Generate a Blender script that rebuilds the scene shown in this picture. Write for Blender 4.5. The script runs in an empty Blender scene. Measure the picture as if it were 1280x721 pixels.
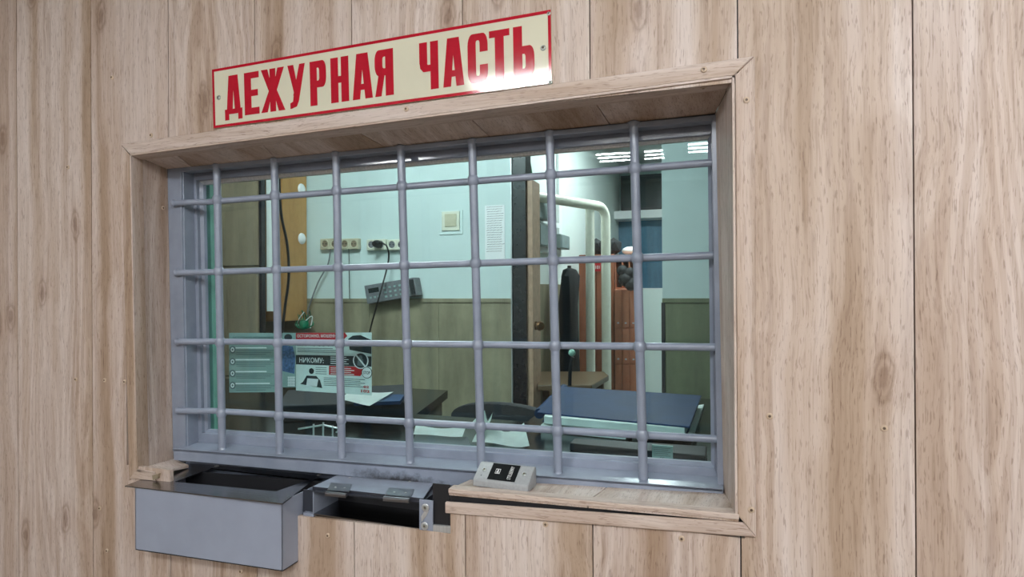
import bpy, bmesh, math, random
from mathutils import Vector, Matrix
random.seed(7)
D = bpy.data; S = bpy.context.scene; COL = S.collection
EYE = 1.5                                     # camera height above the floor

# ------------------------------------------------------------------ camera
F, YAW, PIT, ROL = 771.739, 0.33429, 0.00139, -0.00573
CAMP = Vector((0.54062, -1.0531, EYE))
fwd = Vector((-math.sin(YAW)*math.cos(PIT), math.cos(YAW)*math.cos(PIT), math.sin(PIT)))
rgt0 = Vector((math.cos(YAW), math.sin(YAW), 0)); up0 = rgt0.cross(fwd)
RGT = rgt0*math.cos(ROL)+up0*math.sin(ROL); UP = RGT.cross(fwd)
cd = D.cameras.new('camera'); cam = D.objects.new('camera', cd); COL.objects.link(cam)
cd.sensor_width = 36; cd.lens = F/1280*36; cd.clip_start = .02
m = Matrix((RGT, UP, -fwd)).transposed().to_4x4(); m.translation = CAMP
cam.matrix_world = m; S.camera = cam

# ------------------------------------------------------------------ world, exposure
w = D.worlds.new('world'); S.world = w; w.use_nodes = True
w.node_tree.nodes['Background'].inputs[0].default_value = (.75, .8, .9, 1)
w.node_tree.nodes['Background'].inputs[1].default_value = .25
S.view_settings.view_transform = 'Standard'; S.view_settings.look = 'None'
S.view_settings.gamma = 1; S.view_settings.exposure = 0.12
CORR_E = 76.0       # emission of the corridor tubes
ROOM1_W = 13; ROOM2_W = 14

# ------------------------------------------------------------------ helpers
def ray(x, y): return fwd*1.0 + RGT*((x-640)/F) - UP*((y-360.5)/F)
def P(x, y, Y):                               # point on the plane at depth Y
    d = ray(x, y); return CAMP + d*((Y-CAMP.y)/d.y)
TH = math.radians(1.4)
GN = Vector((-math.sin(TH), math.cos(TH), 0)); G0 = Vector((-.43, .11, 0))
def G(x, y, o=0):                             # point on the plane of the steel grille, o behind it
    d = ray(x, y); p0 = G0+GN*o
    return CAMP + d*((p0-CAMP).dot(GN)/d.dot(GN))
def PZ(x, y, z):                              # point on a horizontal plane
    d = ray(x, y); return CAMP + d*((z-CAMP.z)/d.z)

def link(o, parent=None):
    COL.objects.link(o)
    if parent: o.parent = parent
    return o
def tag(o, label=None, cat=None, group=None, kind=None):
    if label: o['label'] = label
    if cat: o['category'] = cat
    if group: o['group'] = group
    if kind: o['kind'] = kind
    return o
def empty(name, loc=(0, 0, 0), **k):
    o = D.objects.new(name, None); o.location = loc; o.empty_display_size = .1
    COL.objects.link(o); tag(o, **k)
    bpy_fix.append(o); return o
bpy_fix = []
def mesh_obj(name, bm, mat, parent=None, smooth=False, **k):
    bmesh.ops.recalc_face_normals(bm, faces=bm.faces)
    me = D.meshes.new(name)
    if parent is not None:                    # meshes are written in world coordinates
        off = Vector((0, 0, 0)); q = parent
        while q is not None: off += q.location; q = q.parent
        bmesh.ops.translate(bm, verts=bm.verts, vec=-off)
    bm.to_mesh(me); bm.free()
    if smooth:
        for p in me.polygons: p.use_smooth = True
        try: me.set_sharp_from_angle(angle=math.radians(38))
        except Exception: pass
    if mat: me.materials.append(mat)
    o = D.objects.new(name, me); link(o, parent); tag(o, **k)
    return o
def origin_to(o):                             # put a mesh object's origin at its base centre
    vs = [v.co for v in o.data.vertices]
    c = Vector((sum(v.x for v in vs)/len(vs), sum(v.y for v in vs)/len(vs), min(v.z for v in vs)))
    o.data.transform(Matrix.Translation(-c)); o.location = o.location+c
    return o
def B(): return bmesh.new()
def prism(bm, pts, vec):                      # polygon extruded by vec
    vec = Vector(vec); pts = [Vector(p) for p in pts]; n = len(pts)
    a = [bm.verts.new(p) for p in pts]; b = [bm.verts.new(p+vec) for p in pts]
    bm.faces.new(a); bm.faces.new(b[::-1])
    for i in range(n): bm.faces.new((a[i], b[i], b[(i+1) % n], a[(i+1) % n]))
def box(bm, x0, x1, y0, y1, z0, z1, bev=0):
    t = bm if not bev else bmesh.new()
    prism(t, [(x0, y0, z0), (x1, y0, z0), (x1, y0, z1), (x0, y0, z1)], (0, y1-y0, 0))
    if bev:
        bmesh.ops.recalc_face_normals(t, faces=t.faces)
        bmesh.ops.bevel(t, geom=t.edges[:], offset=bev, segments=2, affect='EDGES', profile=.6)
        merge(bm, t)
def merge(bm, t, mx=None):
    if mx is not None: t.transform(mx)
    me = D.meshes.new('tmp'); t.to_mesh(me); t.free(); bm.from_mesh(me); D.meshes.remove(me)
def bevel_all(bm, off, seg=2):
    bmesh.ops.recalc_face_normals(bm, faces=bm.faces)
    bmesh.ops.bevel(bm, geom=bm.edges[:], offset=off, segments=seg, affect='EDGES', profile=.6)
def tube(bm, pts, r, n=12, caps=True):
    pts = [Vector(p) for p in pts]; rings = []
    rr = r if isinstance(r, (list, tuple)) else [r]*len(pts)
    t0 = (pts[1]-pts[0]).normalized()
    a = Vector((0, 0, 1)) if abs(t0.z) < .9 else Vector((1, 0, 0))
    nrm = (a-t0*a.dot(t0)).normalized()
    for i, p in enumerate(pts):
        t = (pts[min(i+1, len(pts)-1)]-pts[max(i-1, 0)]).normalized()
        nrm = (nrm-t*nrm.dot(t)).normalized(); bn = t.cross(nrm)
        rings.append([bm.verts.new(p+(nrm*math.cos(2*math.pi*k/n)+bn*math.sin(2*math.pi*k/n))*rr[i]) for k in range(n)])
    for i in range(len(rings)-1):
        for k in range(n): bm.faces.new((rings[i][k], rings[i][(k+1) % n], rings[i+1][(k+1) % n], rings[i+1][k]))
    if caps: bm.faces.new(rings[0][::-1]); bm.faces.new(rings[-1])
def lathe(bm, prof, c, ax=(0, 0, 1), n=20):
    ax = Vector(ax).normalized(); a = Vector((1, 0, 0)) if abs(ax.x) < .9 else Vector((0, 1, 0))
    u = (a-ax*a.dot(ax)).normalized(); v = ax.cross(u); c = Vector(c); rings = []
    for r, h in prof:
        if r < 1e-6: rings.append([bm.verts.new(c+ax*h)])
        else: rings.append([bm.verts.new(c+ax*h+(u*math.cos(2*math.pi*k/n)+v*math.sin(2*math.pi*k/n))*r) for k in range(n)])
    for A, Bq in zip(rings, rings[1:]):
        for k in range(n):
            if len(A) == 1 and len(Bq) == 1: continue
            if len(A) == 1: bm.faces.new((A[0], Bq[k], Bq[(k+1) % n]))
            elif len(Bq) == 1: bm.faces.new((A[k], Bq[0], A[(k+1) % n]))
            else: bm.faces.new((A[k], Bq[k], Bq[(k+1) % n], A[(k+1) % n]))
def smooth_path(pts, k=6):
    pts = [Vector(p) for p in pts]; out = []
    for i in range(len(pts)-1):
        p0 = pts[max(i-1, 0)]; p1 = pts[i]; p2 = pts[i+1]; p3 = pts[min(i+2, len(pts)-1)]
        for j in range(k):
            t = j/k
            out.append(.5*((2*p1)+(p2-p0)*t+(2*p0-5*p1+4*p2-p3)*t*t+(3*p1-p0-3*p2+p3)*t**3))
    return out+[pts[-1]]
def lerp(a, b, t): return a+(b-a)*t
def text_bm(body, size, bold=0.0):            # flat lettering as a mesh in the XY plane, centred on its box
    cu = D.curves.new('t', 'FONT'); cu.body = body; cu.size = size; cu.offset = bold; cu.resolution_u = 3
    o = D.objects.new('t', cu); COL.objects.link(o)
    dg = bpy.context.evaluated_depsgraph_get(); me = D.meshes.new_from_object(o.evaluated_get(dg))
    bm = bmesh.new(); bm.from_mesh(me); D.objects.remove(o); D.curves.remove(cu); D.meshes.remove(me)
    xs = [v.co.x for v in bm.verts]; ys = [v.co.y for v in bm.verts]
    return bm, min(xs), max(xs), min(ys), max(ys)
def put_text(dst, body, u0, u1, v0, v1, fr, bold=0.0, lift=.0006):
    """lettering stretched into the rectangle u0..u1, v0..v1 of a frame fr(u,v,h)"""
    bm, a, b, c, d = text_bm(body, 1.0, bold)
    for v in bm.verts:
        v.co = fr(u0+(v.co.x-a)/(b-a)*(u1-u0), v0+(v.co.y-c)/(d-c)*(v1-v0), lift)
    merge(dst, bm)
def quad_frame(tl, tr, br, bl, n):            # bilinear frame, u to the right, v up, h along n
    tl, tr, br, bl, n = map(Vector, (tl, tr, br, bl, n))
    return lambda u, v, h=0: lerp(lerp(bl, br, u), lerp(tl, tr, u), v)+n*h
def rectf(bm, fr, u0, u1, v0, v1, h=.0004):
    vs = [bm.verts.new(fr(u, v, h)) for u, v in ((u0, v0), (u1, v0), (u1, v1), (u0, v1))]; bm.faces.new(vs)
def polyf(bm, fr, pts, h=.0004):
    bm.faces.new([bm.verts.new(fr(u, v, h)) for u, v in pts])
def circf(bm, fr, u, v, ru, rv, h=.0004, n=20, inner=0):
    o = [bm.verts.new(fr(u+ru*math.cos(2*math.pi*k/n), v+rv*math.sin(2*math.pi*k/n), h)) for k in range(n)]
    if not inner: bm.faces.new(o); return
    i_ = [bm.verts.new(fr(u+ru*inner*math.cos(2*math.pi*k/n), v+rv*inner*math.sin(2*math.pi*k/n), h)) for k in range(n)]
    for k in range(n): bm.faces.new((o[k], o[(k+1) % n], i_[(k+1) % n], i_[k]))

# ------------------------------------------------------------------ materials
def srgb(r, g, b):
    f = lambda c: c/12.92 if c <= .04045 else ((c+.055)/1.055)**2.4
    return (f(r/255), f(g/255), f(b/255), 1)
class N:
    def __init__(s, name):
        s.m = D.materials.new(name); s.m.use_nodes = True; s.t = s.m.node_tree
        s.b = s.t.nodes['Principled BSDF']
    def n(s, typ, **k):
        q = s.t.nodes.new(typ)
        for a, v in k.items(): setattr(q, a, v)
        return q
    def l(s, a, b): s.t.links.new(a, b)
    def ramp(s, src, stops, interp='LINEAR'):
        r = s.n('ShaderNodeValToRGB'); e = r.color_ramp.elements; r.color_ramp.interpolation = interp
        while len(e) < len(stops): e.new(.5)
        for q, (p, c) in zip(e, stops):
            q.position = p; q.color = c if len(c) == 4 else (*c, 1)
        s.l(src, r.inputs[0]); return r.outputs[0]
    def mix(s, fac, a, b, mode='MIX'):
        q = s.n('ShaderNodeMix', data_type='RGBA', blend_type=mode)
        for sock, v in ((q.inputs[0], fac), (q.inputs[6], a), (q.inputs[7], b)):
            if hasattr(v, 'node'): s.l(v, sock)
            else: sock.default_value = v
        return q.outputs[2]
    def noise(s, vec, scale, detail=4, rough=.55, dist=0):
        q = s.n('ShaderNodeTexNoise'); q.inputs['Scale'].default_value = scale
        q.inputs['Detail'].default_value = detail; q.inputs['Roughness'].default_value = rough
        q.inputs['Distortion'].default_value = dist
        s.l(vec, q.inputs['Vector']); return q.outputs[0]
    def coord(s): return s.n('ShaderNodeTexCoord').outputs['Object']
    def map(s, vec, sc):
        q = s.n('ShaderNodeMapping'); q.inputs['Scale'].default_value = sc; s.l(vec, q.inputs[0]); return q.outputs[0]
    def bump(s, h, strength, dist=.002):
        q = s.n('ShaderNodeBump'); q.inputs['Strength'].default_value = strength; q.inputs['Distance'].default_value = dist
        s.l(h, q.inputs['Height']); s.l(q.outputs[0], s.b.inputs['Normal'])
def simple(name, col, rough=.5, metal=0, spec=.5, var=.06, scale=30, bump=0, emis=0):
    k = N(name); v = k.coord(); nz = k.noise(v, scale, 5)
    d = tuple(max(0, c*(1-var*2)) for c in col[:3])+(1,); u = tuple(min(1, c*(1+var*1.2)) for c in col[:3])+(1,)
    k.l(k.ramp(nz, [(.3, d), (.7, u)]), k.b.inputs['Base Color'])
    k.b.inputs['Roughness'].default_value = rough; k.b.inputs['Metallic'].default_value = metal
    k.b.inputs['Specular IOR Level'].default_value = spec
    if bump: k.bump(k.noise(v, scale*6, 3), bump, .001)
    if emis:
        k.b.inputs['Emission Color'].default_value = col; k.b.inputs['Emission Strength'].default_value = emis
    return k.m
def wood(name, axis='Z', base=(198, 179, 166), light=(214, 200, 193), dark=(176, 153, 134), knots=True, rough=.5, tone=1.0):
    """laminate oak: grain along axis, every board offset by its own random value"""
    k = N(name); v = k.coord()
    rnd = k.n('ShaderNodeObjectInfo').outputs['Random']
    mm = k.n('ShaderNodeMath', operation='MULTIPLY'); mm.inputs[1].default_value = 37.0; k.l(rnd, mm.inputs[0])
    cb = k.n('ShaderNodeCombineXYZ')
    for i in range(3): k.l(mm.outputs[0], cb.inputs[i])
    ad = k.n('ShaderNodeVectorMath', operation='ADD'); k.l(v, ad.inputs[0]); k.l(cb.outputs[0], ad.inputs[1])
    v = ad.outputs[0]; ai = 'XYZ'.index(axis)
    def sc(across, along):
        q = [across]*3; q[ai] = along; return tuple(q)
    wob = k.noise(k.map(v, sc(3.0, 2.6)), 1.0, 3, .5)
    w2 = k.n('ShaderNodeMath', operation='MULTIPLY_ADD'); w2.inputs[1].default_value = .045; w2.inputs[2].default_value = -.0225
    k.l(wob, w2.inputs[0]); wv = k.n('ShaderNodeCombineXYZ')
    for i in range(3):
        if i != ai: k.l(w2.outputs[0], wv.inputs[i])
    ad2 = k.n('ShaderNodeVectorMath', operation='ADD'); k.l(v, ad2.inputs[0]); k.l(wv.outputs[0], ad2.inputs[1]); g = ad2.outputs[0]
    B_, L_, D_ = (srgb(*[c*tone for c in q]) for q in (base, light, dark))
    broad = k.noise(k.map(g, sc(13, .55)), 1.0, 3, .5)
    col = k.ramp(broad, [(.36, D_), (.45, B_), (.56, L_), (.66, B_)])
    # cathedral figure: contour lines of a stretched field, only in patches
    field = k.noise(k.map(g, sc(6.5, .8)), 1.0, 1, .4)
    m1 = k.n('ShaderNodeMath', operation='MULTIPLY'); m1.inputs[1].default_value = 105; k.l(field, m1.inputs[0])
    s1 = k.n('ShaderNodeMath', operation='SINE'); k.l(m1.outputs[0], s1.inputs[0])
    cath = k.ramp(s1.outputs[0], [(.0, (.83, .78, .74)), (.55, (1, 1, 1))])
    patch = k.ramp(k.noise(k.map(v, sc(4.5, .8)), 1.0, 2, .5), [(.48, (0, 0, 0)), (.62, (.75, .75, .75))])
    col = k.mix(patch, col, cath, 'MULTIPLY')
    streak = k.noise(k.map(g, sc(60, 1.6)), 1.0, 4, .6)
    st = k.ramp(streak, [(.36, (.66, .59, .53)), (.48, (.95, .94, .92)), (.7, (1, 1, 1))])
    col = k.mix(.5, col, st, 'MULTIPLY')
    fine = k.noise(k.map(g, sc(360, 10)), 1.0, 3, .6)
    fn = k.ramp(fine, [(.36, (.66, .6, .56)), (.50, (1, 1, 1))]); col = k.mix(.45, col, fn, 'MULTIPLY')
    pores = k.noise(k.map(g, sc(460, 48)), 1.0, 2, .5)
    pr = k.ramp(pores, [(.33, (.42, .34, .30)), (.40, (1, 1, 1))]); col = k.mix(.5, col, pr, 'MULTIPLY')
    if knots:
        vo = k.n('ShaderNodeTexVoronoi', voronoi_dimensions='2D'); vo.inputs['Scale'].default_value = 1
        sp = k.n('ShaderNodeSeparateXYZ'); c2_ = k.n('ShaderNodeCombineXYZ'); k.l(k.map(g, (5.2, 0, 2.0)), sp.inputs[0])
        k.l(sp.outputs[0], c2_.inputs[0]); k.l(sp.outputs[2], c2_.inputs[1]); k.l(c2_.outputs[0], vo.inputs['Vector'])
        dd = vo.outputs['Distance']
        ns = k.n('ShaderNodeMath', operation='MULTIPLY_ADD'); ns.inputs[1].default_value = .05; k.l(k.noise(g, 60, 3), ns.inputs[0]); k.l(dd, ns.inputs[2])
        core = k.ramp(ns.outputs[0], [(.05, (.42, .32, .26)), (.075, (.80, .73, .68)), (.09, (.52, .44, .38)), (.115, (.9, .86, .84)), (.19, (1, 1, 1))])
        col = k.mix(.7, col, core, 'MULTIPLY')
    tn = k.ramp(rnd, [(0, (.93, .91, .90)), (1, (1.0, 1.0, 1.0))]); col = k.mix(1, col, tn, 'MULTIPLY')
    k.l(col, k.b.inputs['Base Color']); k.b.inputs['Roughness'].default_value = rough
    k.b.inputs['Specular IOR Level'].default_value = .35
    k.bump(fine, .2, .0005)
    return k.m
def steel_paint(name='blue_grey_enamel', scorch=None):
    k = N(name); v = k.coord()
    c = k.ramp(k.noise(v, 18, 5), [(.3, srgb(126, 134, 150)), (.7, srgb(142, 150, 167))])
    if scorch:                                 # soot left by the welding torch round one spot
        df = k.n('ShaderNodeVectorMath', operation='SUBTRACT'); df.inputs[1].default_value = scorch; k.l(v, df.inputs[0])
        ln = k.n('ShaderNodeVectorMath', operation='LENGTH'); k.l(k.map(df.outputs[0], (1, 1, 6)), ln.inputs[0])
        nz = k.n('ShaderNodeMath', operation='MULTIPLY_ADD'); nz.inputs[1].default_value = .22; k.l(k.noise(v, 55, 5, .7), nz.inputs[0]); k.l(ln.outputs['Value'], nz.inputs[2])
        c = k.mix(k.ramp(nz.outputs[0], [(.13, (.95, .95, .95)), (.24, (0, 0, 0))]), c, srgb(26, 24, 24))
    k.l(c, k.b.inputs['Base Color']); k.b.inputs['Roughness'].default_value = .34
    k.b.inputs['Coat Weight'].default_value = .4; k.b.inputs['Coat Roughness'].default_value = .2
    k.bump(k.noise(v, 260, 3), .16, .0012); return k.m
def brushed(name, col, rough, axis, metal=1):
    k = N(name); v = k.coord(); sc = [240]*3; sc['XYZ'.index(axis)] = 4
    nz = k.noise(k.map(v, tuple(sc)), 1, 4)
    k.l(k.ramp(nz, [(.3, tuple(c*.75 for c in col[:3])), (.7, col)]), k.b.inputs['Base Color'])
    k.b.inputs['Metallic'].default_value = metal; k.b.inputs['Roughness'].default_value = rough
    k.bump(nz, .08, .0005); return k.m
def glass_mat():
    k = N('greenish_window_glass'); t = k.t; t.nodes.remove(k.b)
    out = [q for q in t.nodes if q.type == 'OUTPUT_MATERIAL'][0]
    tr = k.n('ShaderNodeBsdfTransparent'); tr.inputs[0].default_value = (.84, .935, .94, 1)
    gl = k.n('ShaderNodeBsdfGlossy'); gl.inputs['Roughness'].default_value = .012
    fr = k.n('ShaderNodeFresnel'); ge = k.n('ShaderNodeNewGeometry')     # same reflectance from both faces of the pane
    io = k.n('ShaderNodeMath', operation='MULTIPLY_ADD'); io.inputs[1].default_value = 1/1.45-1.45; io.inputs[2].default_value = 1.45
    k.l(ge.outputs['Backfacing'], io.inputs[0]); k.l(io.outputs[0], fr.inputs[0])
    mx = k.n('ShaderNodeMixShader'); k.l(fr.outputs[0], mx.inputs[0]); k.l(tr.outputs[0], mx.inputs[1]); k.l(gl.outputs[0], mx.inputs[2])
    k.l(mx.outputs[0], out.inputs[0]); return k.m
def film_mat(col, alpha):
    k = N('reflection_toned_film'); t = k.t
    k.b.inputs['Base Color'].default_value = col; k.b.inputs['Roughness'].default_value = .4; k.b.inputs['Alpha'].default_value = alpha
    return k.m
def stained(name, col, col2, streak_axis='Z', rough=.6):
    k = N(name); v = k.coord(); sc = [9]*3; sc['XYZ'.index(streak_axis)] = 1.6
    c = k.ramp(k.noise(k.map(v, tuple(sc)), 1, 6, .6), [(.32, col), (.62, col2)])
    c2 = k.ramp(k.noise(v, 26, 6, .7), [(.3, (.82, .82, .8)), (.6, (1, 1, 1))]); c = k.mix(.7, c, c2, 'MULTIPLY')
    k.l(c, k.b.inputs['Base Color']); k.b.inputs['Roughness'].default_value = rough; return k.m

def hammered():
    k = N('hammered_blue_grey_enamel'); v = k.coord()
    c = k.ramp(k.noise(v, 18, 5), [(.3, srgb(112, 118, 134)), (.7, srgb(126, 132, 148))])
    k.l(c, k.b.inputs['Base Color']); k.b.inputs['Roughness'].default_value = .3
    k.b.inputs['Coat Weight'].default_value = .9; k.b.inputs['Coat Roughness'].default_value = .1
    k.bump(k.noise(v, 420, 2), .55, .0012); return k.m
M_HAM = hammered()
M_WALL = wood('oak_laminate', 'Z')
M_WX = wood('oak_laminate_along_x', 'X', knots=False)
M_WZ = wood('oak_laminate_trim', 'Z', knots=False)
M_WY = wood('oak_laminate_along_y', 'Y', knots=False)
M_STEEL = steel_paint()
M_BRUSH = brushed('dark_brushed_steel', (.36, .36, .38, 1), .20, 'X')
M_ZINC = brushed('zinc_plated_steel', (.66, .67, .68, 1), .3, 'Z', .55)
M_HINGE = brushed('dull_hinge_steel', (.30, .31, .34, 1), .32, 'X')
M_TRAY = simple('tray_grey_paint', srgb(140, 147, 163), .38, var=.05, scale=40, bump=.08)
M_BOXP = simple('box_grey_paint', srgb(148, 155, 172), .42, var=.03, scale=14, bump=.1)
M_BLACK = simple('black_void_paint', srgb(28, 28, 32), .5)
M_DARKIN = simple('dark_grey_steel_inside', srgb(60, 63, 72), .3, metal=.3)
M_PLAST = simple('grey_plastic', srgb(158, 160, 162), .42, var=.05, scale=200, bump=.12)
M_LABEL = simple('black_label', srgb(12, 12, 14), .6, spec=.15)
M_WHITE = simple('white_print', srgb(235, 235, 235), .5, var=.01)
M_CREAM = simple('cream_sign_enamel', srgb(214, 210, 188), .075, var=.03, scale=5)
M_RED = simple('red_sign_enamel', srgb(178, 24, 44), .085, var=.04, scale=60)
M_SCREW = simple('tan_screw_head', srgb(196, 174, 152), .4, metal=.1)
M_SLOT = simple('recess_shade', srgb(104, 84, 68), .5)  # darker brown puts the shade of the cross recess into the colour
M_SSCREW = simple('zinc_screw_head', srgb(170, 175, 170), .3, metal=.7)
M_GLASS = glass_mat()
M_GREENJ = simple('pale_green_gloss', srgb(150, 198, 180), .2, var=.12, scale=9)
M_WALLUP = simple('pale_teal_wall_paint', srgb(206, 222, 220), .7, var=.035, scale=3, bump=.05)
M_WALL2 = simple('white_wall_paint', srgb(228, 236, 232), .7, var=.02, scale=3)
M_WAIN = stained('olive_beige_wainscot', srgb(126, 118, 96), srgb(158, 150, 124))
M_WAING = stained('green_beige_wainscot', srgb(98, 104, 80), srgb(124, 130, 100))
M_CEIL = simple('ceiling_paint', srgb(215, 220, 220), .8)
M_FLOOR = simple('floor_linoleum', srgb(150, 130, 110), .5, var=.1, scale=8)
M_CORW = simple('corridor_wall_paint', srgb(175, 172, 166), .8)
M_JAMB = simple('pale_wooden_jamb', srgb(178, 146, 122), .5, var=.1, scale=30)
M_DDOOR = simple('black_brown_door', srgb(30, 28, 32), .25, var=.2, scale=50)
M_BROWNW = stained('brown_wood_board', srgb(120, 106, 88), srgb(150, 134, 110))
M_ORANGE = stained('orange_brown_chipboard', srgb(176, 128, 74), srgb(198, 150, 94))
M_IVORY = simple('ivory_plastic', srgb(222, 222, 204), .35, var=.03)
M_BEIGEP = simple('beige_plastic', srgb(196, 190, 165), .4)
M_CABLE = simple('black_cable', srgb(20, 20, 22), .4)
M_GREYPH = simple('grey_panel_plastic', srgb(120, 122, 126), .45, var=.08, scale=80)
M_PIPE = simple('cream_gloss_pipe', srgb(232, 230, 215), .25, var=.03)
M_RBROWN = stained('red_brown_wood', srgb(138, 74, 48), srgb(176, 104, 72))
M_RBROWN2 = stained('orange_locker_wood', srgb(176, 104, 74), srgb(204, 132, 100))
M_BLIND = stained('blue_blind', srgb(60, 104, 132), srgb(88, 134, 160))
M_SCREEN = simple('dark_screen', srgb(38, 46, 46), .15, var=.2, scale=6)
M_PAPER = simple('white_paper', srgb(226, 236, 232), .7, var=.04, scale=30)
M_PAPER2 = simple('grey_leaflet_paper', srgb(150, 176, 172), .55, var=.08, scale=12)
M_NAVY = simple('navy_blue_cover', srgb(22, 50, 88), .5, spec=.2, var=.12, scale=14)
M_DESK = simple('dark_worktop', srgb(20, 22, 23), .18, var=.2, scale=20)
M_DARKF = simple('black_fabric', srgb(22, 23, 27), .75, var=.2, scale=40)
M_GREENP = simple('green_plastic', srgb(24, 120, 84), .3)
M_BROWNT = simple('brown_table_edge', srgb(104, 84, 62), .35)
M_BRASS = simple('bronze_knob', srgb(120, 88, 60), .3, metal=.8)
M_REDP = simple('red_print', srgb(200, 30, 40), .4)
M_GREYPR = simple('grey_print', srgb(96, 108, 112), .5)
M_DKPR = simple('dark_print', srgb(34, 40, 44), .5)
M_BLUEPR = simple('blue_print', srgb(70, 104, 150), .5, var=.3, scale=160)
M_FILM = film_mat(srgb(165, 190, 186), .62)  # grey see-through tint imitates a reflection in the glass
M_BOXG = simple('pale_grey_electrical_box', srgb(138, 150, 150), .45)
def tube_mat():
    k = N('fluorescent_tube'); k.b.inputs['Emission Color'].default_value = (.955, .99, 1, 1); k.b.inputs['Emission Strength'].default_value = CORR_E
    return k.m
M_TUBE = tube_mat()

# ------------------------------------------------------------------ ceiling light fixtures (they light the place)
def louvre_light(x, y, z, label, room, tubes=4, watt=0, tr=.013):
    t = empty('ceiling_light', (x, y, z), label=label, cat='ceiling light', group=room)
    b = B(); s = .3
    box(b, x-s, x+s, y-s, y+s, z-.012, z)                     # tray back
    for a in (-1, 1):
        box(b, x+a*s-.008, x+a*s+.008, y-s, y+s, z-.07, z); box(b, x-s, x+s, y+a*s-.008, y+a*s+.008, z-.07, z)
    mesh_obj('housing', b, M_BLACK, t)
    for i in range(tubes):
        b = B(); yy = y+(i-(tubes-1)/2)*.14
        tube(b, [(x-.27, yy, z-.04), (x+.27, yy, z-.04)], tr, 10)
        mesh_obj('tube', b, M_TUBE, t, smooth=True)
    if watt:
        l = D.lights.new('panel_lamp', 'AREA'); l.size = .55; l.energy = watt; l.color = (1, .985, .95)
        o = D.objects.new('panel_lamp', l); o.location = (0, 0, -.075); COL.objects.link(o); o.parent = t
HC = EYE+1.15
louvre_light(-.48, -2.2, HC, 'square four-tube ceiling light of the corridor, nearest to the sign', 'corridor ceiling lights')
louvre_light(-.02, -3.75, HC, 'left one of the two far corridor ceiling lights, mirrored in the upper glass', 'corridor ceiling lights', tr=.0065)
louvre_light(.72, -3.60, HC, 'right one of the two far corridor ceiling lights, mirrored in the upper glass', 'corridor ceiling lights', tr=.0065)
louvre_light(1.6, -1.9, HC, 'added unseen four-tube ceiling light at the right end of the corridor', 'corridor ceiling lights')  # unseen fixture added to brighten the lower right of the wall
louvre_light(.78, -2.2, HC, 'added unseen four-tube corridor ceiling light just behind the viewer', 'corridor ceiling lights')  # unseen fill light, added so each tube can be dimmer
louvre_light(1.8, -3.6, HC, 'added unseen four-tube ceiling light near the right wall of the corridor', 'corridor ceiling lights')  # added out of view to share the corridor lighting
louvre_light(2.15, -1.0, HC, 'added unseen ceiling light in the right corner of the corridor by the panelled wall', 'corridor ceiling lights')  # extra unseen lamp, put in to raise the wall brightness
louvre_light(-1.9, -3.3, HC, 'added unseen ceiling light in the left half of the corridor', 'corridor ceiling lights')  # extra unseen lamp, added as fill from the left
YB = 1.9; Y2 = 5.2
louvre_light(-.75, .62, 2.75, 'four-tube ceiling light inside the duty room', 'duty room lights', watt=ROOM1_W)
louvre_light(.2, 2.9, 2.75, 'four-tube ceiling light in the room behind the doorway', 'back room lights', watt=ROOM2_W)

# ------------------------------------------------------------------ room shells
def struct(name, bm, mat, **k): return mesh_obj(name, bm, mat, kind='structure', **k)
XL, XR = -3.2, 2.6
b = B(); box(b, XL, XR, -5.4, 6, -.05, 0); struct('floor', b, M_FLOOR)
b = B(); box(b, XL, XR, -5.4, 0.02, HC, HC+.05); struct('ceiling', b, M_CEIL)
b = B(); box(b, XL, XR, -5.45, -5.4, 0, HC); struct('wall_corridor_far', b, M_CORW)
b = B(); box(b, XL-.05, XL, -5.4, 0, 0, HC); struct('wall_corridor_left', b, M_CORW)
b = B(); box(b, XR, XR+.05, -5.4, 0, 0, HC); struct('wall_corridor_right', b, M_CORW)
b = B(); box(b, XL, XR, .2, 6, 2.75, 2.8); struct('ceiling_inner', b, M_CEIL)
b = B(); box(b, XL-.05, XL, .2, 6, 0, 2.8); struct('wall_room_left', b, M_WALLUP)
b = B(); box(b, XR, XR+.05, .2, 6, 0, 2.8); struct('wall_room_right', b, M_WALLUP)

# ------------------------------------------------------------------ front wall: core, panels, reveals, screws
wall = empty('wall_front', (0, 0, 0), kind='structure')
ox0, ox1 = -.768, .566; oz0, oz1 = 1.5-.40, 1.5+.33          # opening in the wall
nz0, nz1 = P(470, 655, 0).z-.002, oz0                          # notch for the document tray
nx0, nx1 = -.70, P(563, 650, 0).x
b = B()
box(b, XL, ox0-.02, .010, .10, 0, HC+.1); box(b, XL, ox0-.16, .10, .20, 0, HC+.1); box(b, ox0-.16, ox0-.02, .10, .20, 0, oz0-.03); box(b, ox0-.16, ox0-.02, .10, .20, oz1+.02, HC+.1); box(b, ox1+.02, XR, .010, .20, 0, HC+.1)
box(b, ox0-.02, ox1+.02, .010, .20, oz1+.02, HC+.1)
box(b, ox0-.02, nx0, .010, .20, 0, oz0-.03); box(b, nx1, ox1+.02, .010, .20, 0, oz0-.03)
box(b, nx0, nx1, .010, .20, 0, nz0-.004)
mesh_obj('wall_core', b, M_BLACK, wall)
b = B(); yy0, yy1 = .2005, .212
box(b, XL, ox0-.165, yy0, yy1, 0, HC+.1); box(b, ox1+.02, XR, yy0, yy1, 0, HC+.1); box(b, ox0-.165, ox1+.02, yy0, yy1, oz1+.02, HC+.1); box(b, ox0-.165, ox1+.02, yy0, yy1, 0, oz0-.06)
box(b, ox0-.165, ox0-.155, .10, .2, oz0-.03, oz1+.02); box(b, ox0-.155, ox0-.02, .1005, .104, oz0-.03, oz1+.02)
mesh_obj('plaster', b, M_WALLUP, wall)
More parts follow.
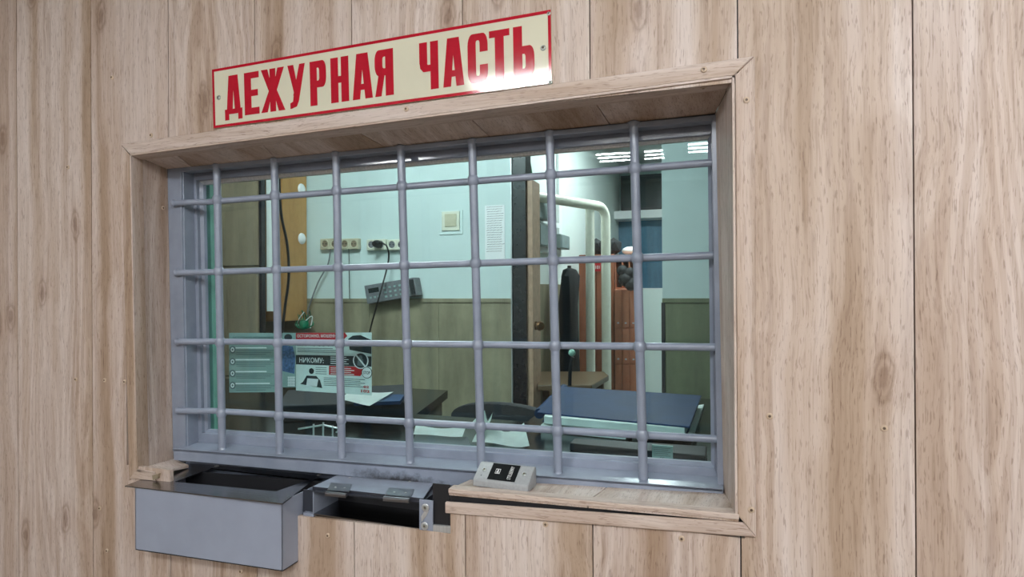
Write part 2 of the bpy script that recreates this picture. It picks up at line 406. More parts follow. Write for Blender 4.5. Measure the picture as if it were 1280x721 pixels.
seam_px = {-1.1298: 1, -.8722: 1, -.6319: 1, -.3933: 1, -.1561: 1, .0836: 1, .3225: 1, .5624: 1, .8043: 1}
seams = [-1.372-.24*i for i in range(7, -1, -1)]+[-1.1345, -.8765, -.636, -.397, -.1590, .0805, .3200, .5600, .8020]+[1.042+.24*i for i in range(6)]
seams = [max(XL, s) for s in seams]
def panel(x0, x1, z0, z1):
    if x1-x0 < .003: return
    gp = .0011
    b = B(); prism(b, [(x0+gp, .0, z0), (x1-gp, .0, z0), (x1-gp, .0, z1), (x0+gp, .0, z1)], (0, .009, 0))
    o = mesh_obj('panel', b, M_WALL, wall); return o
zlow = EYE-.40
for a, c in zip(seams, seams[1:]):
    if c <= ox0 or a >= ox1: panel(a, c, 0, HC); continue
    if a < ox0: panel_pts = [(a, 0), (ox0, 0)]
    # panels interrupted by the opening: a piece above and a piece below
    for x0, x1, part in ((max(a, XL), c, 'top'),):
        b = B(); gp = .0011
        if a < ox0 < c:                                        # L-shaped: runs on beside the opening
            pts = [(a+gp, 0), (c-gp, 0), (c-gp, zlow), (ox0, zlow), (ox0, oz1), (c-gp, oz1), (c-gp, HC), (a+gp, HC)]
            prism(b, [(x, 0, z) for x, z in pts], (0, .009, 0)); mesh_obj('panel', b, M_WALL, wall)
        elif a < ox1 < c:
            pts = [(a+gp, 0), (c-gp, 0), (c-gp, HC), (a+gp, HC), (a+gp, oz1), (ox1, oz1), (ox1, zlow), (a+gp, zlow)]
            prism(b, [(x, 0, z) for x, z in pts], (0, .009, 0)); mesh_obj('panel', b, M_WALL, wall)
        else:
            b.free(); panel(a, c, oz1, HC)
            if a < nx1 and c > nx0:                            # below: cut down for the tray notch
                xm = P(378, 650, 0).x
                pts = [(a+gp, 0), (c-gp, 0)]
                ztop = lambda x: lerp(P(375, 645, 0), P(563, 666, 0), (x-P(375, 645, 0).x)/(P(563, 666, 0).x-P(375, 645, 0).x)).z
                if c <= nx1: pts += [(c-gp, ztop(c)), (a+gp, ztop(a))]
                else: pts += [(c-gp, zlow), (nx1, zlow), (nx1, ztop(nx1)), (a+gp, ztop(a))]
                b = B(); prism(b, [(x, 0, z) for x, z in pts], (0, .009, 0)); mesh_obj('panel', b, M_WALL, wall)
            else: panel(a, c, 0, zlow)

# screw heads: one mesh shared by all
def screw_mesh(name, mat, r=.0052):
    b = B(); lathe(b, [(r, 0), (r*.98, .0008), (r*.75, .0019), (r*.42, .0022), (r*.40, .0010), (0, .0009)], (0, 0, 0), (0, -1, 0), 14)
    bmesh.ops.recalc_face_normals(b, faces=b.faces)
    for a in (0, math.pi/2):                                   # raised webs of the cross recess
        t = B(); prism(t, [(-r*.3, -.0016, -.0003), (r*.3, -.0016, -.0003), (r*.3, -.0016, .0003), (-r*.3, -.0016, .0003)], (0, .001, 0))
        merge(b, t, Matrix.Rotation(a+.4, 4, 'Y'))
    me = D.meshes.new(name); b.to_mesh(me); b.free(); me.materials.append(mat)
    me.materials.append(M_SLOT)
    for p in me.polygons:
        if p.center.y > -.0017 and math.hypot(p.center.x, p.center.z) < r*.41: p.material_index = 1
    return me
SC_T = screw_mesh('screw', M_SCREW); SC_Z = screw_mesh('screw', M_SSCREW)
def screw(p, parent, me=SC_T, nrm=(0, -1, 0), s=1.0):
    o = D.objects.new('screw', me); link(o, parent)
    q = Vector((0, -1, 0)).rotation_difference(Vector(nrm).normalized())
    off = Vector((0, 0, 0)); pp = parent
    while pp is not None: off += pp.location; pp = pp.parent
    o.rotation_mode = 'QUATERNION'; o.rotation_quaternion = q; o.location = Vector(p)-off; o.scale = (s, s, s)
    return o
for x, y in ((1105, 535), (962, 520), (682, 655), (852, 673), (410, 669), (301, 714), (140, 97), (85, 209), (189, 169),
             (95, 474), (131, 475), (156, 477), (134, 688), (125, 635)):
    screw(P(x, y, 0), wall)

# reveal boards (soffit, two sides, sill), splayed from the casing to the grille frame
T = .018
def reveal(name, a, bq, c, d, out, mat):
    b = B(); prism(b, [a, bq, c, d], out); return mesh_obj(name, b, mat, wall)
iTL, iTR, iBR, iBL = P(164, 193, 0), P(918, 95, 0), P(922, 643, 0), P(172, 588, 0)
gTL, gTR, gBR, gBL = G(210, 212, .0), G(894, 142, .0), G(904, 616, .0), G(217, 584, .0)
# soffit in boards
cuts = [0]+[(P(px, 150, 0).x-iTL.x)/(iTR.x-iTL.x) for px in (212, 320, 434, 579, 738)]+[1]
cutg = [0]+[(G(px, y, 0).x-gTL.x)/(gTR.x-gTL.x) for px, y in ((240, 209), (345, 198), (482, 184), (612, 169), (762, 152))]+[1]
for i in range(len(cuts)-1):
    e = .0008
    a = lerp(iTL, iTR, cuts[i]+e); bq = lerp(iTL, iTR, cuts[i+1]-e); c = lerp(gTL, gTR, cutg[i+1]-e); d = lerp(gTL, gTR, cutg[i]+e)
    reveal('soffit_board', a+Vector((0, .0, .0)), bq, c, d, (0, 0, T), M_WY)
reveal('side_board', iTL, gTL, gBL, iBL, (-T, 0, 0), M_WZ)
reveal('side_board', iTR, gTR, gBR, iBR, (T, 0, 0), M_WZ)
for x, y in ((206, 537), (202, 260)):
    screw(P(x, y, .085)+Vector((.004, 0, 0)), wall, nrm=(1, -.1, 0))

# ------------------------------------------------------------------ casing (trim) with mitred corners
def strip(par, name, pts, yb, mat, thick=.004):
    b = B(); prism(b, [Vector(p)+Vector((0, -thick, 0)) for p in pts], (0, thick, 0)); bevel_all(b, .0012, 1)
    return mesh_obj(name, b, mat, par)
oTL, oTR, oBR = P(153, 180, 0), P(943, 71, 0), P(945, 670, 0)
oBL = P(163, 600, 0)
W = Vector
trim1 = empty('trim_1', oTL, kind='structure'); trim2 = empty('trim_2', oBR, kind='structure')
trim3 = empty('trim_3', oBL, kind='structure'); trim4 = empty('trim_4', P(558, 640, 0), kind='structure')
e = W((.0012, 0, 0))
strip(trim1, 'face_strip', [oTL, oTR-e, iTR-e, iTL], 0, M_WX)
strip(trim2, 'face_strip', [oTR+e*.5, oBR, iBR, iTR+e], 0, M_WZ)
strip(trim3, 'face_strip', [oTL-W((0, 0, .003)), iTL-W((0, 0, .003)), iBL, oBL], 0, M_WZ)
# inner legs of the corner profiles, laid over the reveal boards
def leg(par, a, bq, ga, gb, n, mat, t=.0035, f=.27):
    n = W(n); c = lerp(bq, gb, f); d = lerp(a, ga, f)
    f0 = W((0, -.004, 0))
    b = B(); prism(b, [a+f0, bq+f0, c, d], n*t); mesh_obj('inner_leg', b, mat, par)
leg(trim1, iTL, iTR, gTL, gTR, (0, 0, -1), M_WX)
leg(trim2, iTR, iBR, gTR, gBR, (-1, 0, 0), M_WZ)
leg(trim3, iTL, iBL, gTL, gBL, (1, 0, 0), M_WZ)
for x, y, t in ((509, 137, trim1), (880, 88, trim1)): screw(P(x, y, 0)+W((0, -.004, 0)), t)
for x, y in ((507, 151), (879, 107), (187, 192)): screw(P(x, y, .014)+W((0, 0, -.003)), trim1, nrm=(0, 0, -1))
for x, y in ((933, 126), (939, 636)): screw(P(x, y, 0)+W((0, -.004, 0)), trim2)
# bottom strip, hanging a little loose below the split sill
strip(trim4, 'face_strip', [P(558, 626, 0), P(929, 652, 0), oBR, P(558, 640, 0)], 0, M_WX, .006)
b = B(); prism(b, [P(563, 617, .004), P(926, 645, .004), P(926, 650, .004), P(563, 628, .004)], (0, .006, 0)); mesh_obj('gap_shade', b, M_BLACK, trim4)  # black sheet stands in for the shade inside the open gap
b = B(); prism(b, [P(590, 631, .0), P(700, 639.5, .0), P(770, 643.6, .0), P(700, 640.8, .0), P(600, 633.5, 0)], (0, .004, 0)); mesh_obj('torn_edge', b, M_WHITE, trim4, label='torn pale edge of the split strip')
# sill in two boards with a rounded nose
sFL, sFR = P(561, 611, -.002), P(924, 643, -.002)
sBL, sBR = G(592, 597, .0), G(904, 613, .0)
sill = empty('trim_5', sFL, kind='structure')
def sill_board(u0, u1, g0, g1):
    a, bq = lerp(sFL, sFR, u0), lerp(sFL, sFR, u1); d, c = lerp(sBL, sBR, g0), lerp(sBL, sBR, g1)
    b = B(); prism(b, [a, bq, c, d], (0, 0, -.012)); bevel_all(b, .0015, 2); mesh_obj('sill_board', b, M_WY, sill)
uc = (P(735, 626, 0).x-sFL.x)/(sFR.x-sFL.x); gc = (G(762, 604, 0).x-sBL.x)/(sBR.x-sBL.x)
sill_board(0, uc-.0015, 0, gc-.002); sill_board(uc+.0015, .999, gc+.002, .999)
b = B(); prism(b, [sFL+W((0, -.003, .0015)), sFR+W((0, -.003, .0015)), sFR+W((0, .022, .0018)), sFL+W((0, .022, .0018))], (0, 0, -.009)); bevel_all(b, .002, 2)
mesh_obj('nosing', b, M_WX, sill)
for x, y in ((843, 616), (688, 600)): screw(PZ(x, y, lerp(sFL, sBL, .8).z+.0005), sill, nrm=(0, 0, 1))
# broken stub of the sill at the left end
stub = empty('trim_6', P(163, 600, 0), kind='structure')
b = B(); prism(b, [P(161, 598, -.004), P(194, 601, -.004), P(192, 590, -.004), P(171, 586, -.004)], (0, .004, 0)); bevel_all(b, .0008, 1); mesh_obj('face_strip', b, M_WX, stub)
b = B(); prism(b, [P(171, 586, -.004), P(193, 590, -.004), G(236, 581, -.004), G(218, 573, .0)], (0, 0, -.007)); bevel_all(b, .0008, 1); mesh_obj('sill_board', b, M_WX, stub)
b = B(); prism(b, [P(190, 594, -.006), P(198, 592, -.006), P(197, 598, -.006), P(191, 600, -.006)], (0, .02, 0)); mesh_obj('splinter', b, M_BROWNW, stub)

# ------------------------------------------------------------------ steel grille
gr = empty('window_grille', G(217, 590, 0), label='blue-grey painted steel bar grille welded across the duty window', cat='window grille')
def flat(par, name, pts, th, mat=None, bev=.0008):
    b = B(); prism(b, pts, GN*th)
    if bev: bevel_all(b, bev, 1)
    return mesh_obj(name, b, mat or M_STEEL, par)
flat(gr, 'side_flange', [G(209, 211, -.004), G(226, 210, -.004), G(232, 560, -.004), G(216, 562, -.004)], .005)
flat(gr, 'side_flange', [G(889, 145, -.004), G(896, 143, -.004), G(905, 612, -.004), G(897, 612, -.004)], .03)
# top angle: narrow face and a flange going back
tl, tr = G(209, 211, -.004), G(895, 143, -.004)
flat(gr, 'top_flange', [tl, tr, tr+W((0, 0, -.010)), tl+W((0, 0, -.010))], .03)
flat(gr, 'side_web', [G(226, 210, .0), G(229, 210, .0), G(235, 560, .0), G(232, 560, .0)], .045)
# bottom angle: ledge and lip
lt0, lt1 = G(216, 561, -.022), G(904, 611, -.022)
b = B(); prism(b, [lt0, lt1, lt1+GN*.055+W((0, 0, .006)), lt0+GN*.055+W((0, 0, .006))], (0, 0, -.005)); mesh_obj('ledge', b, M_STEEL, gr)
lb0, lb1 = G(217, 575, -.022), G(603, 611, -.022)
flat(gr, 'bottom_lip', [G(216, 560, -.022), G(904, 611, -.022), lerp(lb0, lb1, (G(904, 620, -.022).x-lb0.x)/(lb1.x-lb0.x)), lb0], .005,
     steel_paint('scorched_blue_grey_enamel', G(495, 601, -.022)-gr.location), bev=.0015)
BARS = [((271, 207), (278, 563)), ((343, 200), (350, 569)), ((420, 192), (427.5, 575)), ((501, 184), (513, 580)), ((590, 176), (602, 587)), ((687, 166), (698, 594)), ((792, 154), (804.5, 606))]
for (a, c) in BARS:
    b = B(); p0, p1 = G(*a), G(*c)
    tube(b, [p0+W((0, 0, .004)), p1-W((0, 0, .004))], .0086, 20)
    lathe(b, [(.0086, .008), (.0105, .002), (.0125, -.001)], p1, (0, 0, 1), 20)
    lathe(b, [(.0125, .001), (.010, -.003), (.0086, -.009)], p0, (0, 0, 1), 20)
    mesh_obj('bar', b, M_STEEL, gr, smooth=True)
HB = [((216, 254), (894, 203)), ((219, 341), (896, 319)), ((220, 427), (899, 434)), ((221, 513), (903, 549))]
for (a, c) in HB:
    b = B(); p0, p1 = G(*a, .0135), G(*c, .0135)
    d = (p1-p0).normalized(); q0 = G(a[0]+2, a[1], -.010)
    tube(b, [q0, q0+d*.05+GN*.003, q0+d*.085+GN*.016, p1], .0072, 18)
    lathe(b, [(.0076, .006), (.0098, .0), (.0085, -.003), (0, -.004)], q0, d, 18)
    mesh_obj('crossbar', b, M_STEEL, gr, smooth=True)
for bi, (a, c) in enumerate(BARS):            # weld beads at crossings
    for (h0, h1) in HB:
        # crossing found in the grille plane
        A0, A1, H0, H1 = G(*a), G(*c), G(*h0), G(*h1)
        for _ in range(3):
            t = 0
        ax, az, bx, bz = A0.x, A0.z, A1.x, A1.z
        hx = ax
        for _ in range(4):
            zz = H0.z+(H1.z-H0.z)*(hx-H0.x)/(H1.x-H0.x); hx = ax+(bx-ax)*(zz-az)/(bz-az)
        pc = W((hx, lerp(H0, H1, (hx-H0.x)/(H1.x-H0.x)).y, zz))+GN*.004
        b = B(); lathe(b, [(.0089, -.010), (.0112, -.006), (.0118, 0), (.0112, .006), (.0089, .010)], pc-GN*.004, (A1-A0), 14); mesh_obj('weld', b, M_STEEL, gr, smooth=True)

# ------------------------------------------------------------------ window behind the grille
win = empty('window_1', G(228, 590, .04), kind='structure')
ft, fz = .03, .032
def wp(x, y, o=fz): return G(x, y, o)
# frame members, mitred
FO = [wp(226, 205), wp(900, 138), wp(912, 622), wp(232, 590)]           # outer
FI = [wp(245, 225.5), wp(888, 168), wp(893, 585), wp(252, 541)]         # visible glass edge at frame face
names = ['frame_head', 'frame_jamb', 'frame_sill', 'frame_jamb']
for i in range(4):
    j = (i+1) % 4
    flat(win, names[i], [FO[i], FO[j], FI[j], FI[i]], ft, M_HAM if i < 2 else M_STEEL, bev=.001)
# glazing beads
def inset(p, cx, cz, k): return W((p.x+cx*k, p.y, p.z+cz*k))
BI = [inset(FI[0], 1, -1, .009), inset(FI[1], -1, -1, .005), inset(FI[2], -1, 1, .006), inset(FI[3], 1, 1, .006)]
for i in range(4):
    j = (i+1) % 4
    b = B(); prism(b, [FI[i]+GN*.010, FI[j]+GN*.010, BI[j]+GN*.014, BI[i]+GN*.014], GN*.010); mesh_obj('glazing_bead', b, M_ZINC if i == 0 else M_STEEL, win)
flat(win, 'glass_pane', [FI[0]+GN*.022, FI[1]+GN*.022, FI[2]+GN*.022, FI[3]+GN*.022], .0002, M_GLASS, bev=0)
# pale green strips behind the glass
b = B(); prism(b, [G(250, 222, .075), G(262, 222, .075), G(268, 545, .075), G(256, 545, .075)], GN*.012); mesh_obj('green_strip', b, M_GREENJ, win, label='pale green strip behind the glass')
b = B(); prism(b, [G(253, 541, .062), G(890, 588, .062), G(890, 596, .062), G(253, 549, .062)], GN*.02); mesh_obj('green_strip', b, M_GREENJ, win, label='pale green strip behind the glass')
b = B(); prism(b, [G(222, 570, .062), G(910, 612, .062), G(910, 640, .062), G(222, 600, .062)], GN*.06); mesh_obj('sub_sill', b, M_STEEL, win)

# ------------------------------------------------------------------ call box on the sill
cb_ = {'fl': W(PZ(591, 607, sFL.z+.003)), 'fr': W(PZ(660, 615.5, sFL.z+.003))}
fl, fr_ = cb_['fl'], cb_['fr']
ux = (fr_-fl).normalized(); uy = W((-ux.y, ux.x, 0)); L = (fr_-fl).length
call = empty('intercom_call_box', fl+ux*L/2, label='small grey wedge-shaped call box with black label on the sill', cat='call button')
def cbp(x, y, z): return fl+ux*x+uy*y+W((0, 0, z))
Dp = .047; hf = .013; hb = .036
prof = [(0, 0), (0, hf-.002), (.003, hf+.001), (Dp-.010, hb), (Dp-.003, hb-.001), (Dp, hb-.006), (Dp, 0)]
b = B(); prism(b, [cbp(0, y, z) for y, z in prof], ux*L)
bevel_all(b, .0018, 2)
mesh_obj('housing', b, M_PLAST, call, smooth=True)
n_ = (cbp(0, Dp-.010, hb)-cbp(0, .003, hf+.001)); sl = n_.length; n_.normalize(); nn = ux.cross(n_).normalized()
if nn.z < 0: nn = -nn
cf = lambda u, v, h=0: cbp(0, .003, hf+.001)+ux*(u*L)+n_*(v*sl)+nn*h
b = B(); prism(b, [cf(.25, .02, .0002), cf(.75, .02, .0002), cf(.75, .98, .0002), cf(.25, .98, .0002)], nn*.0006)
lb = mesh_obj('label_plate', b, M_LABEL, call)
b = B()
rf = lambda u, v, h=0: cf(.66-v*.065, .12+u*.76, h)           # text runs up the slope
put_text(b, 'STELBERRY', 0, 1, 0, 1, rf, 0.0, .0011)
rectf(b, cf, .345, .352, .38, .66, .0011); rectf(b, cf, .425, .432, .38, .66, .0011)
rectf(b, cf, .345, .432, .38, .41, .0011); rectf(b, cf, .345, .432, .63, .66, .0011)
circf(b, cf, .389, .565, .014, .05, .0011, 12); polyf(b, cf, [(.362, .44), (.416, .44), (.405, .50), (.373, .50)], .0011)
mesh_obj('lettering', b, M_WHITE, lb)
for u in (.13, .86):
    screw(cf(u, .55, .0), call, SC_Z, nrm=nn, s=.8)
b = B(); lathe(b, [(0, .0004), (.001, .0004), (.001, 0)], cf(.12, .2, .0002), nn, 8); mesh_obj('microphone_hole', b, M_BLACK, call)

# ------------------------------------------------------------------ sign over the window
YS = -.004
s_ = [P(265, 87, YS), P(688.5, 12, YS), P(690, 104, YS), P(267, 160.5, YS)]
sign = empty('wall_sign', lerp(s_[3], s_[2], .5), label='cream enamel sign with red border and red lettering screwed over the window', cat='sign')
b = B(); prism(b, s_, (0, .0035, 0)); bevel_all(b, .0006, 1); mesh_obj('plate', b, M_CREAM, sign)
sf = quad_frame(*s_, (0, -1, 0))
b = B(); bu, bv = .0075, .045
for q in ((0, 1, 0, bv), (0, 1, 1-bv, 1), (0, bu, bv, 1-bv), (1-bu, 1, bv, 1-bv)): rectf(b, sf, *q, .0003)
mesh_obj('border', b, M_RED, sign)
def rr(x0, y0, x1, y1, r, corners, n=5):
    out = []; c = {'TR': (x1-r, y1-r, 90, 0), 'BR': (x1-r, y0+r, 0, -90), 'BL': (x0+r, y0+r, -90, -180), 'TL': (x0+r, y1-r, 180, 90)}
    for k in corners:
        cx, cy, a0, a1 = c[k.strip('-')]
        if k[0] == '-': a0, a1 = a1, a0
        for i in range(n+1):
            a = math.radians(a0+(a1-a0)*i/n); out.append((cx+r*math.cos(a), cy+r*math.sin(a)))
    return out
def strip_poly(o, i_): return [[o[k], o[k+1], i_[k+1], i_[k]] for k in range(len(o)-1)]
def R4(x0, y0, x1, y1): return [(x0, y0), (x1, y0), (x1, y1), (x0, y1)]
s = .42; t = .155
def bowl(y0, y1):
    o = [(.1, y1)]+rr(0, y0, 1, y1, .22, ['TR', 'BR'])+[(.1, y0)]
    i_ = [(.1, y1-t)]+rr(0, y0+t, 1-s, y1-t, .07, ['TR', 'BR'])+[(.1, y0+t)]
    return strip_poly(o, i_)
GL = {}
GL['Д'] = [[(.1, .1), (.44, .1), (.54, .9), (.25, 1), ], [(.58, .1), (.92, .1), (.77, 1), (.48, .9)], [(.27, 1), (.26, .86), (.76, .86), (.75, 1)], R4(.0, .08, 1, .2), R4(0, -.06, .24, .2), R4(.76, -.06, 1, .2)]
GL['Е'] = [R4(0, 0, .47, 1), R4(.2, 0, 1, .16), R4(.2, .85, 1, 1), R4(.2, .43, .92, .58)]
GL['Ж'] = [R4(.38, 0, .62, 1), [(0, 0), (.27, 0), (.5, .52), (.38, .56)], [(.73, 0), (1, 0), (.62, .56), (.5, .52)], [(.02, 1), (.29, 1), (.5, .5), (.36, .44)], [(.71, 1), (.98, 1), (.64, .44), (.5, .5)]]
GL['У'] = [[(0, 1), (.34, 1), (.62, .32), (.42, .22)], [(.68, 1), (1, 1), (.62, .16), (.30, .3)], [(.38, .48), (.62, .16), (.5, .04), (.2, 0), (.12, 0), (.12, .13), (.28, .16)]]
GL['Р'] = [R4(0, 0, .43, 1)]+bowl(.40, 1)
GL['Н'] = [R4(0, 0, .42, 1), R4(.58, 0, 1, 1), R4(.3, .43, .7, .58)]
GL['А'] = [[(0, 0), (.37, 0), (.57, 1), (.22, 1)], [(1, 0), (.63, 0), (.43, 1), (.78, 1)], R4(.25, .2, .75, .33)]
GL['Я'] = [[(1-x, y) for x, y in q] for q in [R4(0, 0, .43, 1)]+bowl(.44, 1)+[[(.45, .5), (.78, .5), (1, 0), (.66, 0)]]]
GL['Ч'] = [R4(.58, 0, 1, 1), R4(0, .56, .42, 1)]+[[(0, .6), (.36, .6), (.44, .52), (.7, .52), (.7, .38), (.2, .38), (.04, .46)]]
oc = [(1, .62)]+rr(0, 0, 1, 1, .24, ['-TR', '-TL', '-BL', '-BR'])+[(1, .36)]
ic = [(.6, .62)]+rr(.41, .14, .6, .86, .06, ['-TR', '-TL', '-BL', '-BR'])+[(.6, .36)]
GL['С'] = strip_poly(oc, ic)
GL['Т'] = [R4(.28, 0, .72, 1), R4(0, .86, 1, 1)]
GL['Ь'] = [R4(0, 0, .43, 1)]+bowl(0, .6)
LET = [('Д', 107, 165), ('Е', 173, 222), ('Ж', 228, 308), ('У', 318, 376), ('Р', 392, 446), ('Н', 461, 521), ('А', 533, 600), ('Я', 608, 670),
       ('Ч', 757, 820), ('А', 835, 905), ('С', 918, 985), ('Т', 990, 1058), ('Ь', 1070, 1140)]
for ch, a, c in LET:
    def U(zx):
        px = 240+zx/2.6667; py = 110-(px-450)*.155
        return (P(px, py, YS).x-s_[0].x)/(s_[1].x-s_[0].x)
    u0, u1 = U(a), U(c); b = B()
    for i, q in enumerate(GL[ch]):
        prism(b, [sf(u0+(u1-u0)*x, .145+.70*y, .0004+.00001*i) for x, y in q], (0, .0003, 0))
    mesh_obj('letter', b, M_RED, sign)
for x, y in ((273.5, 122), (679, 60), (686, 17), (688, 103)): screw(P(x, y, YS), sign, SC_Z, s=1.0 if x < 680 else .7)

# ------------------------------------------------------------------ card box below the grille, left
YF = -.047
c0, c1, c2, c3 = P(169, 609, YF), P(353, 627, YF), P(353, 714, YF), P(169, 687, YF)
x0, x1 = (c0.x+c3.x)/2, (c1.x+c2.x)/2
cb = empty('document_drawer_box', W((lerp(c3, c2, .5).x, .0, c3.z)), label='grey painted steel deposit box with dark brushed flanged top, under the grille', cat='deposit box')
YBK = .085
def sl_(q): return W(q)
# walls as sheets
A0, A1, A2, A3 = W((x0, YF, c0.z)), W((x1, YF, c1.z)), W((x1, YF, c2.z)), W((x0, YF, c3.z))
sh = .002
b = B(); prism(b, [A0, A1, A2, A3], (0, sh, 0)); bevel_all(b, .0006, 1); mesh_obj('front_sheet', b, M_BOXP, cb)
b = B(); prism(b, [A1, A1+W((0, YBK-YF, 0)), A2+W((0, YBK-YF, 0)), A2], (-sh, 0, 0)); mesh_obj('side_sheet', b, M_BOXP, cb)
b = B(); prism(b, [A0, A0+W((0, YBK-YF, 0)), A3+W((0, YBK-YF, 0)), A3], (sh, 0, 0)); mesh_obj('side_sheet', b, M_BOXP, cb)
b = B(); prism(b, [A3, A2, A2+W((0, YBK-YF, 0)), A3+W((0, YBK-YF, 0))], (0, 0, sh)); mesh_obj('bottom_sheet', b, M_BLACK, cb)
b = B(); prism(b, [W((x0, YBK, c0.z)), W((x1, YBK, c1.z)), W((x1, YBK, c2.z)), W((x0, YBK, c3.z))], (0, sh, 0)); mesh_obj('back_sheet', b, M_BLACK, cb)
# top flange with its opening
zt = (c0.z+c1.z)/2
def FZ(x, y):
    d = ray(x, y)                              # plane through the tops of the front sheet, level in depth
    n = W((-(c1.z-c0.z), 0, (c1.x-c0.x))); n.normalize(); return CAMP+d*((c0+W((0, 0, .0015))-CAMP).dot(n)/d.dot(n))
Oo = [FZ(156, 607), FZ(353, 629), FZ(399, 594.5), FZ(232, 577)]
Oi = [FZ(218, 602), FZ(345, 614), FZ(387, 599), FZ(264, 585)]
for i in range(4):
    j = (i+1) % 4
    b = B(); prism(b, [Oo[i], Oo[j], Oi[j], Oi[i]], (0, 0, -.0022)); mesh_obj('top_flange', b, M_BRUSH, cb)
b = B(); prism(b, [Oi[0]+W((0, 0, -.05)), Oi[1]+W((0, 0, -.05)), Oi[2]+W((0, 0, -.05)), Oi[3]+W((0, 0, -.05))], (0, 0, -.002)); mesh_obj('inner_floor', b, M_BRUSH, cb)
for q in (FZ(271, 582.5), FZ(399, 593.5)):    # weld spots on the rear edge
    b = B(); lathe(b, [(0, .003), (.004, .002), (.006, 0)], q, (0, 0, 1), 10); mesh_obj('weld_spot', b, M_ZINC, cb)

# ------------------------------------------------------------------ pass-through slot tray, right of the box
YT = .004
tray = empty('pass_through_tray', W(P(465, 650, YT)), label='grey steel pass-through slot with hinged lid between box and sill', cat='document tray')
q0, q1, q2, q3 = P(391, 614, YT), P(526, 627, YT), P(526, 662, YT), P(391, 643, YT)
dp = W((0, .085, 0)); sh = .0022
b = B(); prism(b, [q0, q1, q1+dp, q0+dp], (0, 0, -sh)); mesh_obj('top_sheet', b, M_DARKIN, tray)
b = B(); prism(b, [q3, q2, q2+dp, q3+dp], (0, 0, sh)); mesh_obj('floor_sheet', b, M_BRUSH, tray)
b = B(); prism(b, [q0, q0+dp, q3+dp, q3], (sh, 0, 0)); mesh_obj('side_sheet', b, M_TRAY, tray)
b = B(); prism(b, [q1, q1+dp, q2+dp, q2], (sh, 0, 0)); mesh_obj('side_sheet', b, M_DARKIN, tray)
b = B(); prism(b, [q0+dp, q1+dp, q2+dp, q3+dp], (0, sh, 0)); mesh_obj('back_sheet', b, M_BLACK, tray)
# the lid lying over the slot
n = (q1-q0).cross(W((0, 1, 0))).normalized(); n = n if n.z > 0 else -n
def TZ(x, y, up=.004):
    d = ray(x, y); return CAMP+d*((q0+n*up-CAMP).dot(n)/d.dot(n))
lidp = [TZ(391, 609), TZ(529, 624), TZ(545, 600), TZ(430, 591)]
b = B(); prism(b, lidp, n*.0022); bevel_all(b, .0005, 1); lid = mesh_obj('lid', b, M_TRAY, tray)
b = B(); prism(b, [lidp[0]+W((0, -.001, .002)), lidp[1]+W((0, -.001, .002)), lidp[1]+W((0, -.001, -.006)), lidp[0]+W((0, -.001, -.006))], (0, .001, 0)); mesh_obj('lid_lip', b, M_DARKIN, lid)
for x0_, x1_ in ((412, 438), (484, 516)):
    b = B(); yy = 606+(x0_-412)*.085
    prism(b, [TZ(x0_-3, yy+7, .0064), TZ(x1_-2, yy+9.5, .0064), TZ(x1_+2, yy, .0064), TZ(x0_+2, yy-2, .0064)], n*.0016)
    a = TZ(x0_-3, yy+8, .0064)+W((0, -.004, -.002)); c = TZ(x1_-3, yy+10.5, .0064)+W((0, -.004, -.002))
    tube(b, [a, c], .0035, 12)
    prism(b, [a+W((0, -.003, 0)), c+W((0, -.003, 0)), c+W((0, -.003, -.005)), a+W((0, -.003, -.005))], (0, .0014, 0))
    h = mesh_obj('hinge', b, M_HINGE, tray)
    for k in (.28, .72):
        pp = lerp(TZ(x0_, yy+2.5, .0081), TZ(x1_, yy+4, .0081), k)
        b = B(); lathe(b, [(0, .001), (.002, .0008), (.0026, 0)], pp, n, 10); mesh_obj('rivet', b, M_ZINC, h)
for x, y in ((512, 602), (437, 597)):
    b = B(); lathe(b, [(0, .0012), (.0022, .0009), (.003, 0)], TZ(x, y, .0062), n, 10); mesh_obj('rivet', b, M_ZINC, tray)
# right-hand bracket with the lock plate
b = B(); prism(b, [P(524, 624, -.002), P(541, 626, -.002), P(541, 664, -.002), P(524, 662, -.002)], (0, .003, 0)); bevel_all(b, .0005, 1); br = mesh_obj('bracket', b, M_TRAY, tray)
b = B()
cA, cB = P(532, 634, -.003), P(531, 657, -.003)
for c in (cA, cB): lathe(b, [(.0075, 0), (.0075, .002), (.0068, .0026), (.0042, .0028), (.004, .0012), (0, .001)], c, (0, -1, 0), 18)
prism(b, [P(531, 638, -.0035), P(536, 638, -.0035), P(532, 646, -.0035), P(527, 652, -.0035), P(526.5, 645, -.0035)], (0, .002, 0))
mesh_obj('lock_plate', b, M_ZINC, br, smooth=True)
for c in (cA, cB): screw(c+W((0, -.001, 0)), br, SC_Z, s=.8)
# dark cavity side and rail to the right, small shelf to the left
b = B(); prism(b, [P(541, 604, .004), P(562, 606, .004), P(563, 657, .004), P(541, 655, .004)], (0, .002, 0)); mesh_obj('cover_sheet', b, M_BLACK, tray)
b = B(); prism(b, [P(541, 656, -.001), P(563, 658, -.001), P(563, 667, -.001), P(541, 664, -.001)], (0, .006, 0)); bevel_all(b, .0006, 1); mesh_obj('rail', b, M_ZINC, tray)
b = B(); prism(b, [P(379, 640, .004), P(392, 642, .004), P(392, 646, .004), P(379, 644, .004)], (0, .05, 0)); mesh_obj('rail', b, M_TRAY, tray)
b = B(); prism(b, [P(379, 612, .012), P(392, 613, .012), P(392, 642, .012), P(379, 641, .012)], (0, .003, 0)); mesh_obj('cover_sheet', b, M_DARKIN, tray)

